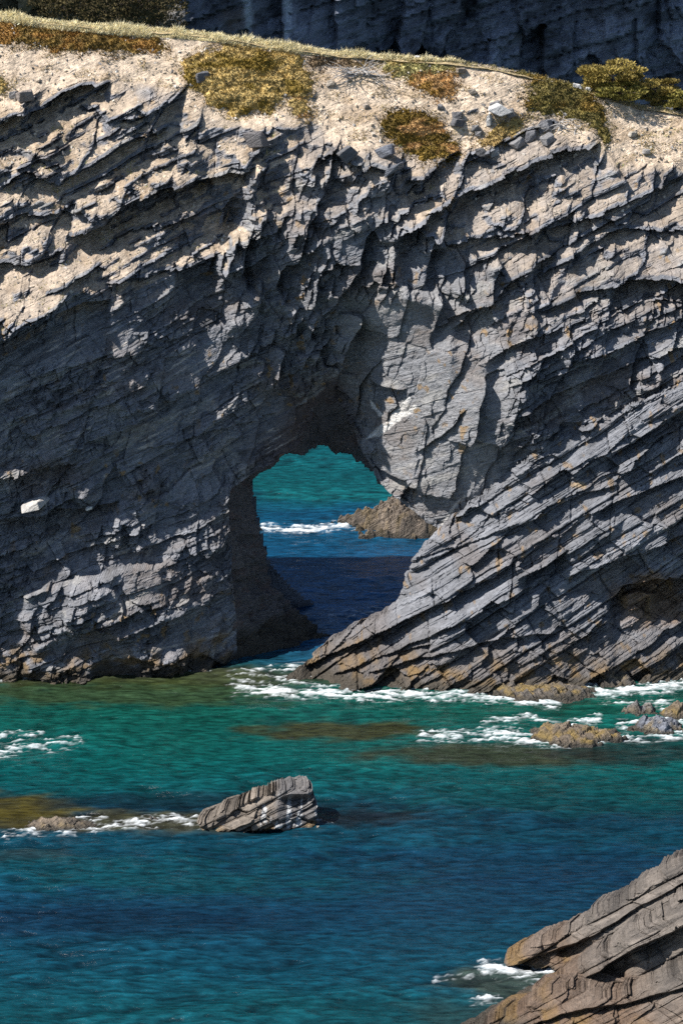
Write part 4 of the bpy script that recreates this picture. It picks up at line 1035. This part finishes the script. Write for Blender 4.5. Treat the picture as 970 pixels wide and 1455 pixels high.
for (a, b, w, h, lb, c, sd, tl, *dp) in [
    (711, 160, .62, .55, 'square white boulder, brightest stone on the sandy slope', PALE, 1, .35), (727, 164, .34, .34, 'grey block leaning on the right side of the square white boulder', G1, 2, .2), (703, 148, .4, .22, 'flat grey stone just above the square white boulder', G1, 3, .3),
    (694, 172, .22, .38, 'narrow pale upright stone left of the square white boulder', [.4, .4, .39], 4, .3), (650, 163, .38, .26, 'dark stone on bare sand, upper one of a stacked pair', G2, 5, .1), (649, 175, .52, .32, 'wide dark stone on bare sand, lower one of a stacked pair', G2, 6, -.1),
    (675, 181, .34, .22, 'small grey stone to the right of the wide dark stone', G1, 7, .2), (680, 190, .26, .2, 'tiny grey stone perched above the ledge blocks', G1, 8, 0), (288, 112, .5, .4, 'dark stone with a pale top lying in the largest heath mat', [.12, .12, .13], 9, .1),
    (703, 217, .36, .32, 'pale grey cube at the lower end of the ledge block row', [.34, .34, .34], 10, .3), (684, 222, .4, .36, 'dark cracked block left of the pale grey cube', G2, 11, .2), (733, 205, .6, .34, 'longest grey block in the ledge block row', G1, 12, .4),
    (752, 195, .42, .4, 'upright grey block right of the longest block', [.15, .15, .16], 13, .4), (775, 182, .5, .42, 'topmost grey block of the ledge row under the curling heath', [.17, .17, .18], 14, .45), (778, 200, .45, .36, 'grey block directly below the topmost ledge block', G1, 15, .4),
    (593, 80, .2, .14, 'white stone alone on the skyline of the crest', PALE, 16, 0), (818, 121, .4, .16, 'long white stone on the crest left of the evergreens', PALE, 17, -.2), (834, 126, .22, .16, 'little white stone next to the long one on the crest', PALE, 18, 0),
    (52, 716, .85, .32, 'white slab lying on a dark ledge low on the left wall', [.50, .47, .43], 19, .3, 1.3), (126, 722, .22, .14, 'small white chip on the ledge right of the white slab', [.6, .58, .54], 20, .2),
    (490, 222, .6, .5, 'big dark block standing out under the sand above the arch', G2, 21, .7), (365, 205, .8, .7, 'dark split boulder below the largest heath mat', [.13, .12, .12], 22, .2), (655, 100, .4, .2, 'brown stone at the edge of the orange clump', [.25, .2, .15], 23, 0),
    (898, 190, .3, .2, 'pale pebble on the bare sand of the right slope', [.4, .36, .3], 24, 0), (918, 216, .3, .22, 'grey pebble lower down on the bare right slope', [.3, .28, .26], 25, 0), (20, 136, .3, .3, 'grey stone below the little heath tuft at the left edge', G1, 26, 0),
    (38, 140, .6, .5, 'brown grey boulder on the lip of the left overhang', [.2, .17, .15], 27, .2), (470, 118, .3, .2, 'buff stone on the sand between the two big mats', [.4, .34, .27], 28, 0), (520, 150, .26, .18, 'buff stone on the sand left of the drooping mat', [.36, .3, .24], 29, .2),
    (670, 130, .3, .2, 'buff stone on the sand right of the orange clump', [.36, .3, .24], 30, .2), (625, 152, .24, .2, 'grey stone at the top of the drooping mat', G1, 31, 0), (548, 218, .7, .45, 'blue grey block with a slanting top, left of the drooping mat', [.13, .14, .165], 32, .5),
    (560, 240, .8, .28, 'long blue grey slab under the slanting block', [.13, .14, .165], 33, .5)]:
    boulder(a, b, w, h, lb, c, sd, tilt=tl, depth=dp[0] if dp else None)
# fallen stones too alike to tell apart in words: pebbles and chips in the sand, one object
def gravel(n, seed):
    gi, px, py, x, y, z, lay = GP
    r = np.random.default_rng(seed)
    okp = MK[gi] & (lay > 0.6) & (py < 470) & (px > -60) & (px < 1040)
    P = np.stack([x, y, z], 1)[okp]; P = P[r.integers(0, len(P), n)]
    s_ = 0.02 + 0.055 * r.random((n, 1)) ** 3
    D = np.array([[1, 0, 0], [-1, 0, 0], [0, 1, 0], [0, -1, 0], [0, 0, 1], [0, 0, -1]], float)
    Fc = np.array([[0, 2, 4], [2, 1, 4], [1, 3, 4], [3, 0, 4], [2, 0, 5], [1, 2, 5], [3, 1, 5], [0, 3, 5]])
    Vv = P[:, None] + D[None] * (s_ * r.uniform(.5, 1.3, (n, 6)))[..., None] + s_[:, None] * r.normal(0, .35, (n, 6, 3))
    Q = (Fc[None] + 6 * np.arange(n)[:, None, None]).reshape(-1, 3)
    C = np.array([[.32, .27, .21], [.2, .19, .18], [.42, .36, .29], [.5, .46, .4]])[r.integers(0, 4, n)] * r.uniform(.7, 1.2, (n, 1))
    o = build('gravel', Vv.reshape(-1, 3), Q, M_STRAW, None, np.repeat(C, 6, 0)); o['kind'] = 'stuff'; o['label'] = 'pebbles and rock chips scattered over the sandy soil'
gravel(4200, 5)

# ---- bleached dead shrub roots
def dead_shrub(px, py, n, size, label, seed):
    r = np.random.default_rng(seed); base = ground(px, py); T = []; C = []
    for k in range(n):
        a = r.uniform(-math.pi, math.pi); p = np.array([0, -0.05, 0.03]) + np.array([r.normal(0, .25), r.normal(0, .1), r.normal(0, .06)]) * size
        d = np.array([math.cos(a), -0.25, 0.30 * math.sin(a) - 0.1]); wv = 0.03 * size * r.uniform(.5, 1)
        for j in range(7):
            d = d + r.normal(0, .3, 3); d /= np.linalg.norm(d); q = p + d * 0.16 * size; sd = np.cross(d, [0, 1, 0.3]); sd /= np.linalg.norm(sd); up = np.cross(sd, d)
            w1 = wv * 0.8
            for (u1, u2) in ((sd, up), (up, -sd), (-sd, -up), (-up, sd)):
                T += [[p + u1 * wv, p + u2 * wv, q + u1 * w1], [p + u2 * wv, q + u2 * w1, q + u1 * w1]]
            C += [np.array([.42, .40, .38]) * r.uniform(.7, 1.1)] * 8
            p, wv = q, w1
    o = tris('dead_shrub', np.array(T), np.array(C), M_WOOD); o.location = base
    return tag(o, label, 'dead shrub', 'bleached dead shrubs')
dead_shrub(505, 103, 46, 1.0, 'bleached tangle of dead roots on the crest between the two big mats', 1)
dead_shrub(800, 178, 22, .8, 'bleached dead roots hanging under the curling right mat', 2)
